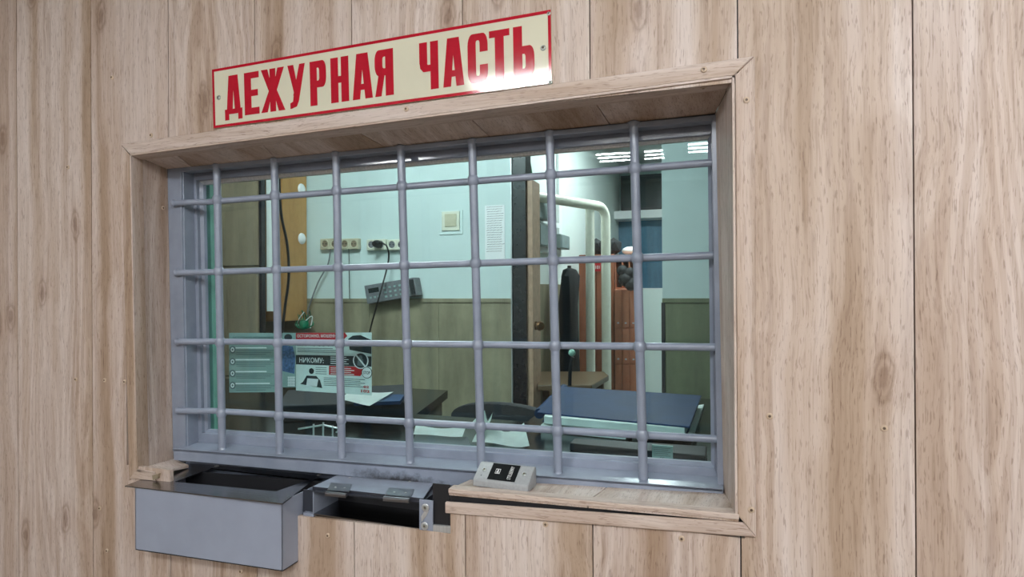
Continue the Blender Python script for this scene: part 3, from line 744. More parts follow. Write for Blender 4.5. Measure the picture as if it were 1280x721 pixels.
# ------------------------------------------------------------------ duty room: back wall with doorway to a second room
X0d, X1d = P(643, 371, YB).x, P(828, 370, YB).x
ZW = EYE-.046
b = B(); box(b, XL, X0d, YB, YB+.1, ZW, 2.75); struct('wall_back_left', b, M_WALLUP)
b = B(); box(b, X1d, XR, YB, YB+.1, ZW, 2.75); struct('wall_back_right', b, M_WALLUP)
wl = empty('trim_7', (XL, YB, 0), kind='structure')
xs = [XL+.0]+[P(px, 420, YB).x for px in (300, 345, 430, 508, 560, 600)]
xs = [XL]+[X0d-.21*i for i in range(11, -1, -1)]
for a, c in zip(xs, xs[1:]):
    b = B(); box(b, a+.001, c-.001, YB-.008, YB+.1, 0, ZW-.02); mesh_obj('wainscot_board', b, M_WAIN, wl)
b = B(); box(b, XL, X0d, YB-.014, YB+.1, ZW-.02, ZW); mesh_obj('cap_rail', b, M_WAIN, wl)
wr = empty('trim_8', (X1d, YB, 0), kind='structure')
for i in range(6):
    b = B(); box(b, X1d+.38*i+.001, X1d+.38*(i+1)-.001, YB-.008, YB+.1, 0, ZW-.022); mesh_obj('wainscot_board', b, M_WAING, wr)
b = B(); box(b, X1d, XR, YB-.014, YB+.1, ZW-.02, ZW); mesh_obj('cap_rail', b, M_WAING, wr)
b = B(); box(b, X1d-.004, X1d+.012, YB-.012, YB+.1, 0, ZW-.02); mesh_obj('end_strip', b, M_BLACK, wr)
# door leaf, seen almost edge-on, and the jamb
dr = empty('door_1', (X0d, YB, 0), kind='structure')
a = P(643, 400, YB).x; c = P(660, 400, YB).x
b = B(); box(b, a, c, YB-.03, YB+.06, 0, 2.2+.55); mesh_obj('door_leaf', b, M_DDOOR, dr)
c2 = P(667, 400, YB).x
b = B(); box(b, c, c2, YB-.01, YB+.12, 0, P(665, 225, YB).z); mesh_obj('jamb', b, M_JAMB, dr)
b = B(); box(b, a-.004, a+.002, YB-.04, YB+.06, 0, 2.75); mesh_obj('edge_strip', b, M_ZINC, dr)
OA, OB = P(652, 400, 2.12), P(750, 400, 4.2)     # slanting left wall of the second room, as two points of its foot line
OA.z = OB.z = 0; OD = (OB-OA).normalized(); ON = W((OD.y, -OD.x, 0))       # ON points out of the wall into the room
def O(x, y, off=0):
    d = ray(x, y); return CAMP+d*((OA+ON*off-CAMP).dot(ON)/d.dot(ON))
OE = OA+OD*((Y2-OA.y)/OD.y)
b = B(); prism(b, [OA, OE, OE+W((0, 0, 2.75)), OA+W((0, 0, 2.75))], ON*-.08); struct('wall_passage', b, M_WALL2)
b = B(); prism(b, [OA, OA+OD*1.0, OA+OD*1.0+W((0, 0, EYE+.03)), OA+W((0, 0, EYE+.03))], ON*.012); struct('trim_9', b, M_WAIN)
b = B(); box(b, OA.x-.6, OA.x, OA.y-.0, OA.y+.05, 0, 2.75); struct('wall_passage_return', b, M_WALL2)
kp = P(673, 407, YB+.03)
kn = B(); lathe(kn, [(.022, 0), (.022, .005), (.010, .009), (.010, .025), (.020, .03), (.025, .04), (.019, .052), (0, .056)], (c2, kp.y, kp.z), (.8, -.6, 0), 18)
mesh_obj('door_knob', kn, M_BRASS, dr, smooth=True)
b = B(); box(b, XL, XR, Y2, Y2+.1, 0, 2.75); struct('wall_second_room', b, M_WALLUP)

def fbox(name, x0, y0, x1, y1, Y, dep, mat, parent=None, bev=0, **k):
    """upright box whose front face covers the given outline at depth Y"""
    xm, ym = (x0+x1)/2, (y0+y1)/2
    a, c = P(x0, ym, Y).x, P(x1, ym, Y).x; z1, z0 = P(xm, y0, Y).z, P(xm, y1, Y).z
    b = B(); box(b, a, c, Y, Y+dep, z0, z1, bev); return mesh_obj(name, b, mat, parent, **k)
def thing(name, x, y, Y, label, cat, group=None): return empty(name, W(P(x, y, Y)), label=label, cat=cat, group=group)

# sockets
def sockets(xc, y0, x0, x1, n, Y, mat, label):
    t = thing('socket_block', xc, y0, Y, label, 'socket', 'sockets on the teal wall')
    fbox('cover_plate', x0, y0, x1, y0+13.5, Y, .028, mat, t, .004)
    for i in range(n):
        x = x0+(x1-x0)*(i+.5)/n; c = P(x, y0+6.7, Y)
        b = B(); lathe(b, [(.026, 0), (.026, .003), (.021, .003), (.018, -.001)], c, (0, -1, 0), 20); sr = mesh_obj('socket_ring', b, mat, t, smooth=True)
        b = B(); lathe(b, [(.0185, -.0005), (.0, -.0005)], c+W((0, -.001, 0)), (0, -1, 0), 20); mesh_obj('socket_well', b, M_GREYPH if mat is M_IVORY else M_BROWNW, sr)
        for sx in (-1, 1):
            b = B(); lathe(b, [(.0032, 0), (.0032, .002), (0, .002)], c+W((sx*.0095, -.001, 0)), (0, -1, 0), 8); mesh_obj('pin_hole', b, M_BLACK, sr)
    return t
YSo = YB-.03
sockets(424, 298, 400, 424, 2, YSo, M_BEIGEP, 'old beige double socket, leftmost on the teal wall')
sockets(424, 298, 425, 448, 2, YSo, M_BEIGEP, 'old beige double socket, second from the left on the teal wall')
sockets(482, 299, 458, 482, 2, YSo, M_IVORY, 'white double socket with the black plug in it')
sockets(500, 299, 484, 507, 2, YSo, M_IVORY, 'white double socket to the right of the black plug')
# plug and its lead
pc = P(472, 305, YSo-.02)
t = empty('power_plug', pc, label='round black plug with its black lead hanging from the white socket', cat='plug')
b = B(); lathe(b, [(0, .036), (.014, .034), (.020, .02), (.0215, 0), (.019, -.02)], pc, (0, -1, 0), 18); mesh_obj('plug_body', b, M_CABLE, t, smooth=True)
b = B(); tube(b, smooth_path([P(474, 303, YSo-.05), P(483, 307, YSo-.05), P(486, 320, YSo-.04), P(483, 338, YSo-.05), P(477, 360, YSo-.09), P(470, 385, YSo-.09), P(462, 415, YSo-.05), P(458, 440, YSo-.05)]), .0045, 8)
mesh_obj('lead', b, M_CABLE, t, smooth=True)
b = B(); tube(b, smooth_path([P(413, 311, YSo-.01), P(410, 330, YSo-.01), P(398, 352, YSo-.01), P(388, 378, YSo-.01), P(384, 390, YSo-.01)]), .004, 8)
origin_to(mesh_obj('grey_lead', b, M_GREYPH, None, smooth=True, label='thin dark lead slanting down from the beige sockets', cat='cable'))
b = B(); tube(b, smooth_path([P(436, 311, YSo-.01), P(436.5, 340, YSo-.01), P(437, 374, YSo-.01)]), .0022, 6)
origin_to(mesh_obj('thin_lead', b, M_CABLE, None, smooth=True, label='very thin straight lead hanging below the second beige socket', cat='cable'))
# light switch
t = thing('light_switch', 563, 290, YB, 'large ivory rocker light switch on the teal wall', 'light switch')
fbox('mounting_plate', 549, 263, 578, 293, YB-.006, .008, M_WALLUP, t, .002)
fbox('switch_frame', 552, 264, 574, 288, YB-.014, .012, M_IVORY, t, .003)
fbox('rocker', 555.5, 267, 570, 283, YB-.019, .008, M_BEIGEP, t, .003)
# paper in a sleeve
t = thing('wall_notice', 619, 325, YB, 'handwritten notice in a clear sleeve on the wall beside the dark door', 'notice')
a = P(606, 257, YB-.004); c = P(631, 324, YB-.004)
nf = quad_frame(W((a.x, a.y, a.z)), W((c.x, a.y, a.z)), W((c.x, a.y, c.z)), W((a.x, a.y, c.z)), (0, -1, 0))
b = B(); prism(b, [nf(0, 0), nf(1, 0), nf(1, 1), nf(0, 1)], (0, .003, 0)); mesh_obj('sheet', b, M_WHITE, t)
b = B()
for i in range(20):
    v = .96-i*.043; x = .08+.05*random.random()
    while x < .85:
        wd = .05+.12*random.random(); h = .008
        polyf(b, nf, [(x, v), (x+wd, v+.012), (x+wd, v+.012+h), (x, v+h)], .0008); x += wd+.03
mesh_obj('handwriting', b, M_DKPR, t)
# intercom console with rows of buttons, hung askew
t = thing('wall_console', 487, 378, YB, 'grey button console hanging tilted on the teal wall', 'intercom console')
Yc = YB-.07
kq = [P(455, 357, Yc), P(518, 346.5, Yc), P(522, 369, Yc), P(459, 380, Yc)]
b = B(); prism(b, kq, (0, .06, 0)); bevel_all(b, .004, 2); mesh_obj('housing', b, M_GREYPH, t)
kf = quad_frame(*kq, (0, -1, 0))
b = B(); rectf(b, kf, .07, .28, .55, .80, .001); mesh_obj('display', b, M_SCREEN, t)
for i in range(3):
    for j in range(5):
        b = B(); u, v = .40+.10*j, .22+.24*i; prism(b, [kf(u-.022, v-.05), kf(u+.022, v-.05), kf(u+.022, v+.05), kf(u-.022, v+.05)], (0, -.004, 0)); mesh_obj('button', b, M_PAPER2, t)
for j in range(3):
    b = B(); u, v = .10+.08*j, .3; prism(b, [kf(u-.018, v-.05), kf(u+.018, v-.05), kf(u+.018, v+.05), kf(u-.018, v+.05)], (0, -.004, 0)); mesh_obj('button', b, M_PAPER2, t)
b = B(); prism(b, [kf(.90, .1), kf(.97, .1), kf(.97, .9), kf(.90, .9)], (0, -.012, 0)); mesh_obj('handset_rest', b, M_DKPR, t)

# ------------------------------------------------------------------ left: wooden board, white post, orange cupboard
Yk = 1.45
t = thing('wooden_partition', 305, 420, Yk, 'brown wooden partition boards standing left behind the grille', 'partition')
ztop = P(305, 218, Yk).z; xa, xb = P(262, 300, Yk).x, P(326, 300, Yk).x
b = B(); box(b, xa-.6, xb, Yk+.004, Yk+.03, 0, ztop+.3); mesh_obj('body', b, M_BROWNW, t)
zz = [0, P(300, 470, Yk).z, P(300, 333, Yk).z, P(300, 248, Yk).z, ztop+.3]
for a_, c_ in zip(zz, zz[1:]):
    b = B(); box(b, xa-.6, xb-.012, Yk-.012, Yk+.004, a_+.004, c_-.004, .002); mesh_obj('board', b, M_BROWNW, t)
b = B(); box(b, P(326, 300, Yk).x, P(329, 300, Yk).x, Yk-.012, Yk+.015, 0, ztop+.3); mesh_obj('corner_post', b, M_DDOOR, t, label='dark corner edge')
b = B(); box(b, P(333, 300, 1.5).x, P(344, 300, 1.5).x, 1.5, 1.53, P(339, 389, 1.5).z, 2.75); struct('trim_10', b, M_WALL2)
YO = YB-.22
t = thing('orange_cupboard', 366, 400, YO, 'orange-brown chipboard wall cupboard left of the sockets', 'cupboard')
xb = P(383, 300, YB-.02).x; xa = xb-.32
zb, zt_ = P(366, 402, YO).z, P(366, 218, YO).z+.3
b = B(); box(b, xa, xb, YO, YB-.016, zb, zt_, .003); mesh_obj('body', b, M_ORANGE, t)
b = B(); box(b, xa+.004, xb-.004, YO-.012, YO, zb+.004, zt_-.004, .003); mesh_obj('door', b, M_ORANGE, t)
for y in (236, 298):
    b = B(); lathe(b, [(0, .016), (.02, .012), (.03, .004), (.032, 0)], W((xb, YB-.06, P(383, y, YB-.06).z)), (1, 0, 0), 16); mesh_obj('round_catch', b, M_WHITE, t, smooth=True)
b = B(); tube(b, smooth_path([P(347, 60, 1.66), P(349, 225, 1.66), P(352, 270, 1.67), P(359, 305, 1.70), P(361, 345, 1.70), P(356, 385, 1.68), P(352, 420, 1.66)]), .007, 8)
origin_to(mesh_obj('black_cable', b, M_CABLE, None, smooth=True, label='thick dark cable hanging in front of the orange cupboard', cat='cable'))
b = B()
for k in range(7):
    x = 368+k*3.2; tube(b, smooth_path([P(x, 388+(k % 3)*3, 1.80), P(x+2, 398, 1.80+.01*k), P(x+4-(k % 2)*6, 406, 1.80), P(378, 412, 1.80)]), .0035, 6)
lathe(b, [(0, 0), (.022, .01), (.028, .03), (.02, .05), (0, .055)], P(380, 412, 1.81), (0, 0, 1), 10)
origin_to(mesh_obj('green_wire_tangle', b, M_GREENP, None, smooth=True, label='tangle of green plastic wire hanging under the orange cupboard', cat='wire'))
b = B(); tube(b, smooth_path([P(380, 390, 1.81), P(374, 398, 1.81), P(371, 406, 1.81), P(378, 404, 1.81), P(390, 395, 1.82), P(388, 410, 1.82)]), .003, 6)
origin_to(mesh_obj('white_wire', b, M_WHITE, None, smooth=True, label='short white wire curled behind the green tangle', cat='wire'))

# ------------------------------------------------------------------ printed sheets behind the glass
def sheet(x0, y0, x1, y1, o, mat, label, name='leaflet', y0r=None, y1r=None):
    y0r = y0 if y0r is None else y0r; y1r = y1 if y1r is None else y1r
    q = [G(x0, y0, o), G(x1, y0r, o), G(x1, y1r, o), G(x0, y1, o)]
    t = empty(name, lerp(q[3], q[2], .5), label=label, cat='poster')
    b = B(); prism(b, q, GN*.0008); mesh_obj('sheet', b, mat, t)
    return t, quad_frame(*q, -GN)
OG = .075
t, fr = sheet(370, 416, 464.5, 488, OG, M_PAPER, 'printed warning poster with a red headline taped behind the glass', 'poster', 415.5, 494)
red, dk, gy, wh, bl = B(), B(), B(), B(), B()
polyf(red, fr, [(0, .885), (.64, .885), (.69, .945), (.66, 1), (0, 1)], .0006)
put_text(wh, 'ОСТОРОЖНО, МОШЕННИКИ', .02, .64, .915, .975, fr, .012, .0012)
put_text(dk, 'ЗВОНЯТ ПО ТЕЛЕФОНУ', .02, .52, .77, .82, fr, .02, .0012)
for i in range(3):
    v = .73-i*.03; rectf(gy, fr, .02, .5+.04*((i*7) % 3), v, v+.012, .0006)
rectf(dk, fr, 0, 1, .455, .62, .0006)
put_text(wh, 'НИКОМУ:', .05, .38, .49, .58, fr, .015, .0012)
for i in range(4):
    v = .59-i*.035; rectf(wh, fr, .47, .68+.03*(i % 2), v, v+.012, .0012)
polyf(red, fr, [(.45, .30), (.86, .30), (.92, .42), (.80, .45), (.45, .45)], .0010)
for i in range(4): rectf(wh, fr, .47, .74+.04*(i % 2), .41-i*.032, .422-i*.032, .0014)
polyf(dk, fr, [(.72, .72), (1, .66), (1, .88), (.86, .96), (.76, .95), (.70, .9)], .0006)      # dark photo, a figure
polyf(wh, fr, [(.78, .80), (.86, .78), (.87, .86), (.79, .87)], .0010)
circf(wh, fr, .865, .55, .10, .135, .0014, 28); circf(dk, fr, .865, .55, .085, .118, .0017, 28)
circf(gy, fr, .865, .60, .025, .035, .002, 14); polyf(gy, fr, [(.82, .47), (.90, .46), (.90, .57), (.83, .57)], .002)
polyf(wh, fr, [(.80, .63), (.815, .645), (.93, .47), (.915, .455)], .0023)
circf(dk, fr, .945, .36, .068, .092, .0018, 24); circf(wh, fr, .945, .36, .060, .083, .0022, 24)
put_text(dk, 'STOP', .90, .99, .335, .385, fr, .015, .0026)
circf(dk, fr, .215, .35, .034, .05, .0010, 14); polyf(dk, fr, [(.10, .16), (.06, .12), (.36, .07), (.33, .2), (.28, .27), (.15, .27)], .0010)   # figure behind a laptop
polyf(wh, fr, [(.145, .10), (.29, .09), (.31, .22), (.16, .225)], .0014)
for i in range(4): rectf(gy, fr, .27, .42, .41-i*.035, .42-i*.035, .0010)
for i in range(5): rectf(gy, fr, .38, .92-.06*(i % 2), .24-i*.03, .25-i*.03, .0010)
put_text(red, '02', .90, .97, .11, .15, fr, .03, .0014); put_text(red, '102', .87, .98, .04, .085, fr, .03, .0014)
for nm, q, mt in (('red_print', red, M_REDP), ('dark_print', dk, M_DKPR), ('grey_print', gy, M_GREYPR), ('white_print', wh, M_WHITE)): mesh_obj(nm, q, mt, t)
bl.free()
t, fr = sheet(353, 416, 369.5, 484, OG, M_PAPER2, 'narrow photo leaflet with blue fabric beside the red poster', 'poster')
b1, b2, b3 = B(), B(), B()
polyf(b1, fr, [(0, .30), (.9, .25), (1, .55), (.8, .75), (0, .78)], .0006); circf(b3, fr, .45, .92, .3, .06, .0006, 14)
for i in range(6):
    rectf(b2, fr, .45+.09*i, .50+.09*i, .02, .20, .001)
for i in range(4): rectf(b2, fr, .42, .98, .03+.05*i, .045+.05*i, .0012)
mesh_obj('blue_print', b1, M_BLUEPR, t); mesh_obj('white_print', b2, M_WHITE, t); mesh_obj('dark_print', b3, M_DKPR, t)
t, fr = sheet(286.5, 416, 352.5, 490.5, OG+.004, M_FILM, 'leaflet in greyish film standing in for a reflection, with four numbered icons, left of the posters', 'poster', 416, 490)
b1, b2 = B(), B()
put_text(b1, 'ОСТОРОЖНО, МОШЕННИКИ', .08, .84, .90, .94, fr, .03, .001)
for i in range(4):
    v = .72-i*.20; circf(b1, fr, .07, v, .06, .062, .0006, 18); circf(b2, fr, .07, v, .035, .04, .001, 14, .5)
    rectf(b2, fr, .13, .72+.06*(i % 2), v+.02, v+.04, .001)
    for j in range(3): rectf(b1, fr, .14, .9-.1*j, v-.015-j*.035, v-.005-j*.035, .0006)
rectf(b1, fr, .9, 1, .90, 1, .0006)
mesh_obj('dark_print', b1, M_GREYPR, t); mesh_obj('white_print', b2, M_WHITE, t)

# ------------------------------------------------------------------ counter behind the glass and what lies on it
ZC = EYE-.385
n0, n1 = PZ(512, 530, ZC).x-.05, PZ(668, 530, ZC).x-.03           # recess in the worktop for the sitter
b = B(); prism(b, [(x, y, ZC) for x, y in ((-1.6, .215), (1.2, .215), (1.2, 1.2), (n1-.02, 1.2), (n1, .66), (n0, .66), (n0-.1, 1.1), (-1.6, 1.1))], (0, 0, -.03))
ct = empty('counter', (-.2, .6, 0), label='dark worktop running behind the glass', cat='counter')
mesh_obj('worktop', b, M_DESK, ct)
b = B(); box(b, -1.55, 1.15, .30, .33, .0, ZC-.03); box(b, 1.1, 1.13, .33, 1.15, 0, ZC-.03); box(b, n1-.01, n1+.02, .72, 1.15, 0, ZC-.03); box(b, n0-.13, n0-.10, .72, 1.05, 0, ZC-.03); mesh_obj('panel', b, M_BROWNW, ct)
def on_desk(pts, z, th, mat, name, label, cat, group=None, smooth=False):
    q = [PZ(x, y, z) for x, y in pts]; b = B(); prism(b, q, (0, 0, -th))
    return origin_to(mesh_obj(name, b, mat, None, label=label, cat=cat, group=group))
def curled(name, pts, z, mat, label, cat, bend=.02, n=8, lines=0):
    """paper lying on the counter with one side lifting; pts: near-left, near-right, far-right, far-left"""
    q = [PZ(x, y, z) for x, y in pts]; b = B(); g = []
    for i in range(n+1):
        r = []
        for j in range(n+1):
            u, v = i/n, j/n; p = lerp(lerp(q[0], q[1], u), lerp(q[3], q[2], u), v)
            p = p+W((0, 0, bend*(abs(u-.5)*2)**2*(.4+.6*v)+bend*.3*math.sin(u*5+v*2)+bend*.35)); r.append(b.verts.new(p))
        g.append(r)
    for i in range(n):
        for j in range(n): b.faces.new((g[i][j], g[i+1][j], g[i+1][j+1], g[i][j+1]))
    geom = bmesh.ops.solidify(b, geom=b.faces[:], thickness=.0006)
    return origin_to(mesh_obj(name, b, mat, None, smooth=True, label=label, cat=cat, group='papers on the counter'))
ZD = ZC+.001
on_desk([(516, 552), (590, 560), (584, 546), (520, 541)], ZD+.022, .021, M_DARKIN, 'steel_device', 'low dark device with a pale corner bracket under the papers', 'device')
curled('paper', [(517, 545), (578, 547), (583, 536), (520, 535)], ZD+.026, M_PAPER, 'flat white paper on the low dark device', 'paper', .006)
curled('paper', [(590, 560), (662, 562), (655, 543), (606, 537)], ZD+.004, M_PAPER, 'large curled white paper right of the low dark device', 'paper', .02)
curled('paper', [(586, 540), (604, 542), (616, 530), (606, 528)], ZD+.03, M_PAPER, 'narrow folded paper standing up between two papers', 'paper', .02)
# chair back behind the counter
YC = .98
cx_ = P(622, 520, YC).x; zt2 = P(628, 505, YC).z
ch = empty('office_chair', (cx_, 1.2, 0), label='black office chair behind the counter, only its rounded back showing', cat='chair')
hw = .185
pts = [(hw*math.cos(math.pi*k/16), .07*math.sin(math.pi*k/16)**.6 if 0 < k < 16 else 0) for k in range(17)]
b = B(); prism(b, [(cx_+x, YC, zt2-.07+z) for x, z in pts]+[(cx_-hw*.9, YC, zt2-.45), (cx_+hw*.9, YC, zt2-.45)], (0, .05, 0)); bevel_all(b, .010, 2)
mesh_obj('backrest', b, M_DARKF, ch, smooth=True)
b = B(); box(b, cx_-.22, cx_+.22, 1.05, 1.48, .44, .51, .02); mesh_obj('seat', b, M_DARKF, ch, smooth=True)
b = B(); tube(b, [(cx_, 1.26, .06), (cx_, 1.26, .45)], .03, 12); tube(b, [(cx_, 1.2, .45), (cx_, 1.06, .5), (cx_, 1.035, zt2-.3)], .02, 10); mesh_obj('stem', b, M_DARKF, ch, smooth=True)
for k in range(5):
    a = k*2*math.pi/5+.3; b = B(); tube(b, [(cx_, 1.26, .09), (cx_+.27*math.cos(a), 1.26+.27*math.sin(a), .05)], .02, 8); lathe(b, [(0, 0), (.025, .01), (.025, .04), (0, .05)], (cx_+.27*math.cos(a), 1.26+.27*math.sin(a), 0), (0, 0, 1), 10); mesh_obj('foot', b, M_DARKF, ch)
# big blue binder on a stack of papers
def slabq(name, f4, z, th, mat, parent=None, tilt=None, **k):
    q = [PZ(x, y, z) for x, y in f4]
    if tilt: q = [p+W((0, 0, dz)) for p, dz in zip(q, tilt)]
    b = B(); prism(b, q, (0, 0, -th)); bevel_all(b, .0015, 2)
    return mesh_obj(name, b, mat, parent, **k)
bz = ZD+.050
pp0 = PZ(770, 520, bz)
rg = empty('blue_ledger', W((pp0.x, pp0.y, ZD)), label='large navy blue ledger on papers at the right of the counter', cat='book')
slabq('cover', [(671, 515), (862, 533), (877, 494), (704, 483)], bz, .004, M_NAVY, rg)
b = B(); tube(b, [PZ(674, 517, bz-.014), PZ(705, 485, bz-.014)], .0145, 16); mesh_obj('spine', b, M_NAVY, rg, smooth=True)
slabq('page_block', [(680, 520), (856, 535), (872, 499), (700, 490)], bz-.0045, .020, M_PAPER, rg)
slabq('back_cover', [(678, 526), (860, 541), (874, 503), (700, 493)], bz-.025, .003, M_NAVY, rg)
on_desk([(676, 531), (782, 541), (790, 523), (690, 519)], ZD+.018, .017, M_PAPER, 'paper_stack', 'stack of white papers sticking out left under the blue ledger', 'paper')
on_desk([(790, 543), (868, 540), (880, 505), (800, 520)], ZD+.008, .007, M_PAPER, 'paper_sheet', 'loose sheets sticking out right under the blue ledger', 'paper')
t = empty('desk_phone', PZ(790, 570, ZD), label='black desk device with a grey printed sticker at the front of the counter', cat='device')
pv = [PZ(712, 563, ZD), PZ(882, 580, ZD)]
b = B(); prism(b, [pv[0]+W((0, .0, 0)), pv[1], pv[1]+W((0, .09, 0)), pv[0]+W((0, .05, 0))], (0, 0, .018)); bevel_all(b, .002, 2); mesh_obj('body', b, M_BLACK, t)
yq = pv[0].y+(pv[1].y-pv[0].y)*.66
a = P(815, 556, yq-.006); c = P(841, 576, yq-.006)
lf = quad_frame(W((a.x, a.y, a.z)), W((c.x, a.y, a.z)), W((c.x, a.y, c.z)), W((a.x, a.y, c.z)), (0, -1, 0))
b = B(); prism(b, [lf(0, 0), lf(1, 0), lf(1, 1), lf(0, 1)], (0, .006, 0)); st = mesh_obj('sticker', b, M_PAPER2, t)
b = B()
for i in range(5): rectf(b, lf, .08, .9-.12*(i % 2), .82-i*.13, .86-i*.13, .0006)
put_text(b, 'DC', .4, .6, .08, .22, lf, .03, .0006); mesh_obj('print', b, M_GREYPR, st)
# papers at the left end of the counter with a blue folder
on_desk([(442, 503), (500, 501), (506, 493), (462, 492)], ZD+.059, .010, M_NAVY, 'blue_folder', 'dark blue folder under the papers at the left', 'folder')
curled('paper', [(425, 500), (462, 508), (492, 492), (440, 489)], ZD+.062, M_PAPER, 'white papers on the dark blue folder', 'paper', .004)
b = B(); q = [PZ(x, y, ZD) for x, y in ((345, 528), (508, 522), (505, 497), (360, 505))]
prism(b, [p+W((0, 0, 0)) for p in q], (0, 0, .048)); bevel_all(b, .004, 2); origin_to(mesh_obj('dark_case', b, M_DARKF, None, label='flat black case carrying the blue folder', cat='case'))
t = empty('steel_latch', G(405, 545, .09), label='small steel latch bracket at the foot of the glass, left', cat='latch')
b = B()
for a_, c_ in (((392, 530), (392, 546)), ((404, 528), (404, 548)), ((416, 532), (416, 546)), ((392, 533), (404, 531)), ((404, 531), (430, 537)), ((373, 536), (392, 533)), ((420, 540), (428, 538))):
    tube(b, [G(*a_, .09), G(*c_, .09)], .0022, 8)
mesh_obj('bracket', b, M_ZINC, t, smooth=True)

# ------------------------------------------------------------------ second room
# pipes along the left wall, turning down
XW2o = OA.x
t = empty('heating_pipes', (XW2o, 3.4, 0), label='two thick cream heating pipes bending down beside the red-brown cabinet', cat='pipes')
e_ = P(757, 259, 2.82); st = P(660, 236, 2.16); st.z = e_.z; pd = (e_-st).normalized()
pts = [st-pd*.05, e_-pd*.08]
for k in range(1, 7):
    a = math.pi/2*k/6; pts.append(e_-pd*.08+pd*(.08*math.sin(a))+W((0, 0, -.08*(1-math.cos(a)))))
pts.append(W((e_.x, e_.y, .0)))
b = B(); tube(b, pts, .030, 20); mesh_obj('pipe', b, M_PIPE, t, smooth=True)
e2 = P(737.5, 300, 2.70)
b = B(); tube(b, [W((e2.x, e2.y, e_.z-.01)), W((e2.x, e2.y, .0))], .028, 20); mesh_obj('pipe', b, M_PIPE, t, smooth=True)
def pbox(name, x0, y0, x1, y1, dep, label, cat, mat=M_BOXG, grp='electrical boxes on the passage wall', far=0.0):
    xm, ym = (x0+x1)/2, (y0+y1)/2
    pa, pc_ = O(x0, ym, dep), O(x1, ym, dep); z1, z0 = O(xm, y0, dep).z, O(xm, y1, dep).z
    t = empty(name, W(((pa.x+pc_.x)/2, (pa.y+pc_.y)/2, z0)), label=label, cat=cat, group=grp)
    q = [W((pa.x, pa.y, z0)), W((pc_.x, pc_.y, z0)), W((pc_.x, pc_.y, z1)), W((pa.x, pa.y, z1))]
    b = B(); prism(b, q, ON*-dep); bevel_all(b, .002, 1); mesh_obj('body', b, mat, t)
    if (x1-x0) > 6 and (y1-y0) > 9:
        m_ = sum(q, W((0, 0, 0)))/4; b = B(); prism(b, [lerp(p, m_, .12) for p in q], ON*.004); mesh_obj('cover', b, mat, t)
    return t
pbox('electrical_box', 671, 250, 685, 274, .06, 'upper grey electrical box beside the door jamb', 'electrical box')
pbox('electrical_box', 674, 281, 691, 308, .06, 'middle grey electrical box just below the upper duct', 'electrical box')
pbox('electrical_box', 701, 294, 712, 311, .06, 'small pale box at the right end of the lower duct', 'electrical box')
pbox('cable_duct', 668, 273.5, 700, 280, .03, 'pale horizontal cable duct between the electrical boxes', 'cable duct', M_WHITE)
pbox('cable_duct', 668, 309, 700, 316, .03, 'pale horizontal cable duct under the middle box', 'cable duct', M_WHITE)
pbox('cable_duct', 699, 180, 702.5, 293, .02, 'thin vertical cable duct running up the wall', 'cable duct', M_WHITE)
b = B(); tube(b, smooth_path([O(660, 190, .02), O(664, 215, .02), O(668, 240, .02), O(669, 262, .02)]), .006, 8)
origin_to(mesh_obj('green_cable', b, M_GREENP, None, smooth=True, label='dark green cable hanging by the door top', cat='cable'))
# tall red-brown cabinet, pigeonhole locker, dark shadow shape
YR = 3.1
def cab(name, x0, y0, x1, y1, Y, dep, mat, label, cat):
    xm, ym = (x0+x1)/2, (y0+y1)/2
    a, c = P(x0, ym, Y).x, P(x1, ym, Y).x; z1 = P(xm, y0, Y).z
    t = empty(name, W(((a+c)/2, Y, 0)), label=label, cat=cat)
    b = B(); box(b, a, c, Y, Y+dep, 0.0, z1, .004); mesh_obj('body', b, mat, t); return t, a, c, z1
t, a, c, z1 = cab('red_brown_cabinet', 724, 318, 768, 480, YR, .3, M_RBROWN, 'tall red-brown cabinet with a small red plate, behind the pipes', 'cabinet')
for k in range(2):
    b = B(); box(b, a+(c-a)*k/2+.003, a+(c-a)*(k+1)/2-.003, YR-.014, YR, .06, z1-.02, .002); mesh_obj('door', b, M_RBROWN, t)
fbox('number_plate', 743, 329, 751, 339, YR-.02, .006, M_REDP, t, label='small red plate')
pf0 = P(744, 331, YR-.021); pf1 = P(750, 337, YR-.021)
nfm = quad_frame(pf0, W((pf1.x, pf0.y, pf0.z)), pf1, W((pf0.x, pf0.y, pf1.z)), (0, -1, 0))
b = B(); put_text(b, '101', .05, .95, .15, .85, nfm, .02, .002); mesh_obj('print', b, M_WHITE, t)
b = B()
zk = P(780, 361, YR-.02).z
a, c, z1 = P(768.5, 340, YR).x, P(796, 340, YR).x, P(782, 318, YR).z
t = empty('shelf_unit', W(((a+c)/2, YR, zk)), label='narrow brown open shelf unit above the small lockers, right of the tall cabinet', cat='shelf unit')
b = B(); box(b, a, c, YR+.24, YR+.26, zk+.001, z1); mesh_obj('back_board', b, M_RBROWN, t)
for u in (0, .34, .67, 1):
    b = B(); xx_ = lerp(a+.004, c-.004, u); box(b, xx_-.004, xx_+.004, YR, YR+.24, zk+.001, z1); mesh_obj('upright', b, M_RBROWN2, t)
for z_ in (zk+.006, z1-.005):
    b = B(); box(b, a, c, YR+.001, YR+.24, z_-.005, z_+.005); mesh_obj('shelf_board', b, M_RBROWN2, t)
t = empty('dark_bag', P(782, 360, YR-.12), label='lumpy black bag at the brown shelf unit', cat='bag')
b = B()
for dx, dz, r in ((0, .0, .065), (.05, -.04, .06), (-.03, .07, .05), (.04, .05, .05)):
    bmesh.ops.create_icosphere(b, subdivisions=2, radius=r*.75, matrix=Matrix.Translation(P(782, 349, YR-.09)+W((dx*.7, 0, dz*.8))))
mesh_obj('body', b, M_DARKF, t, smooth=True)
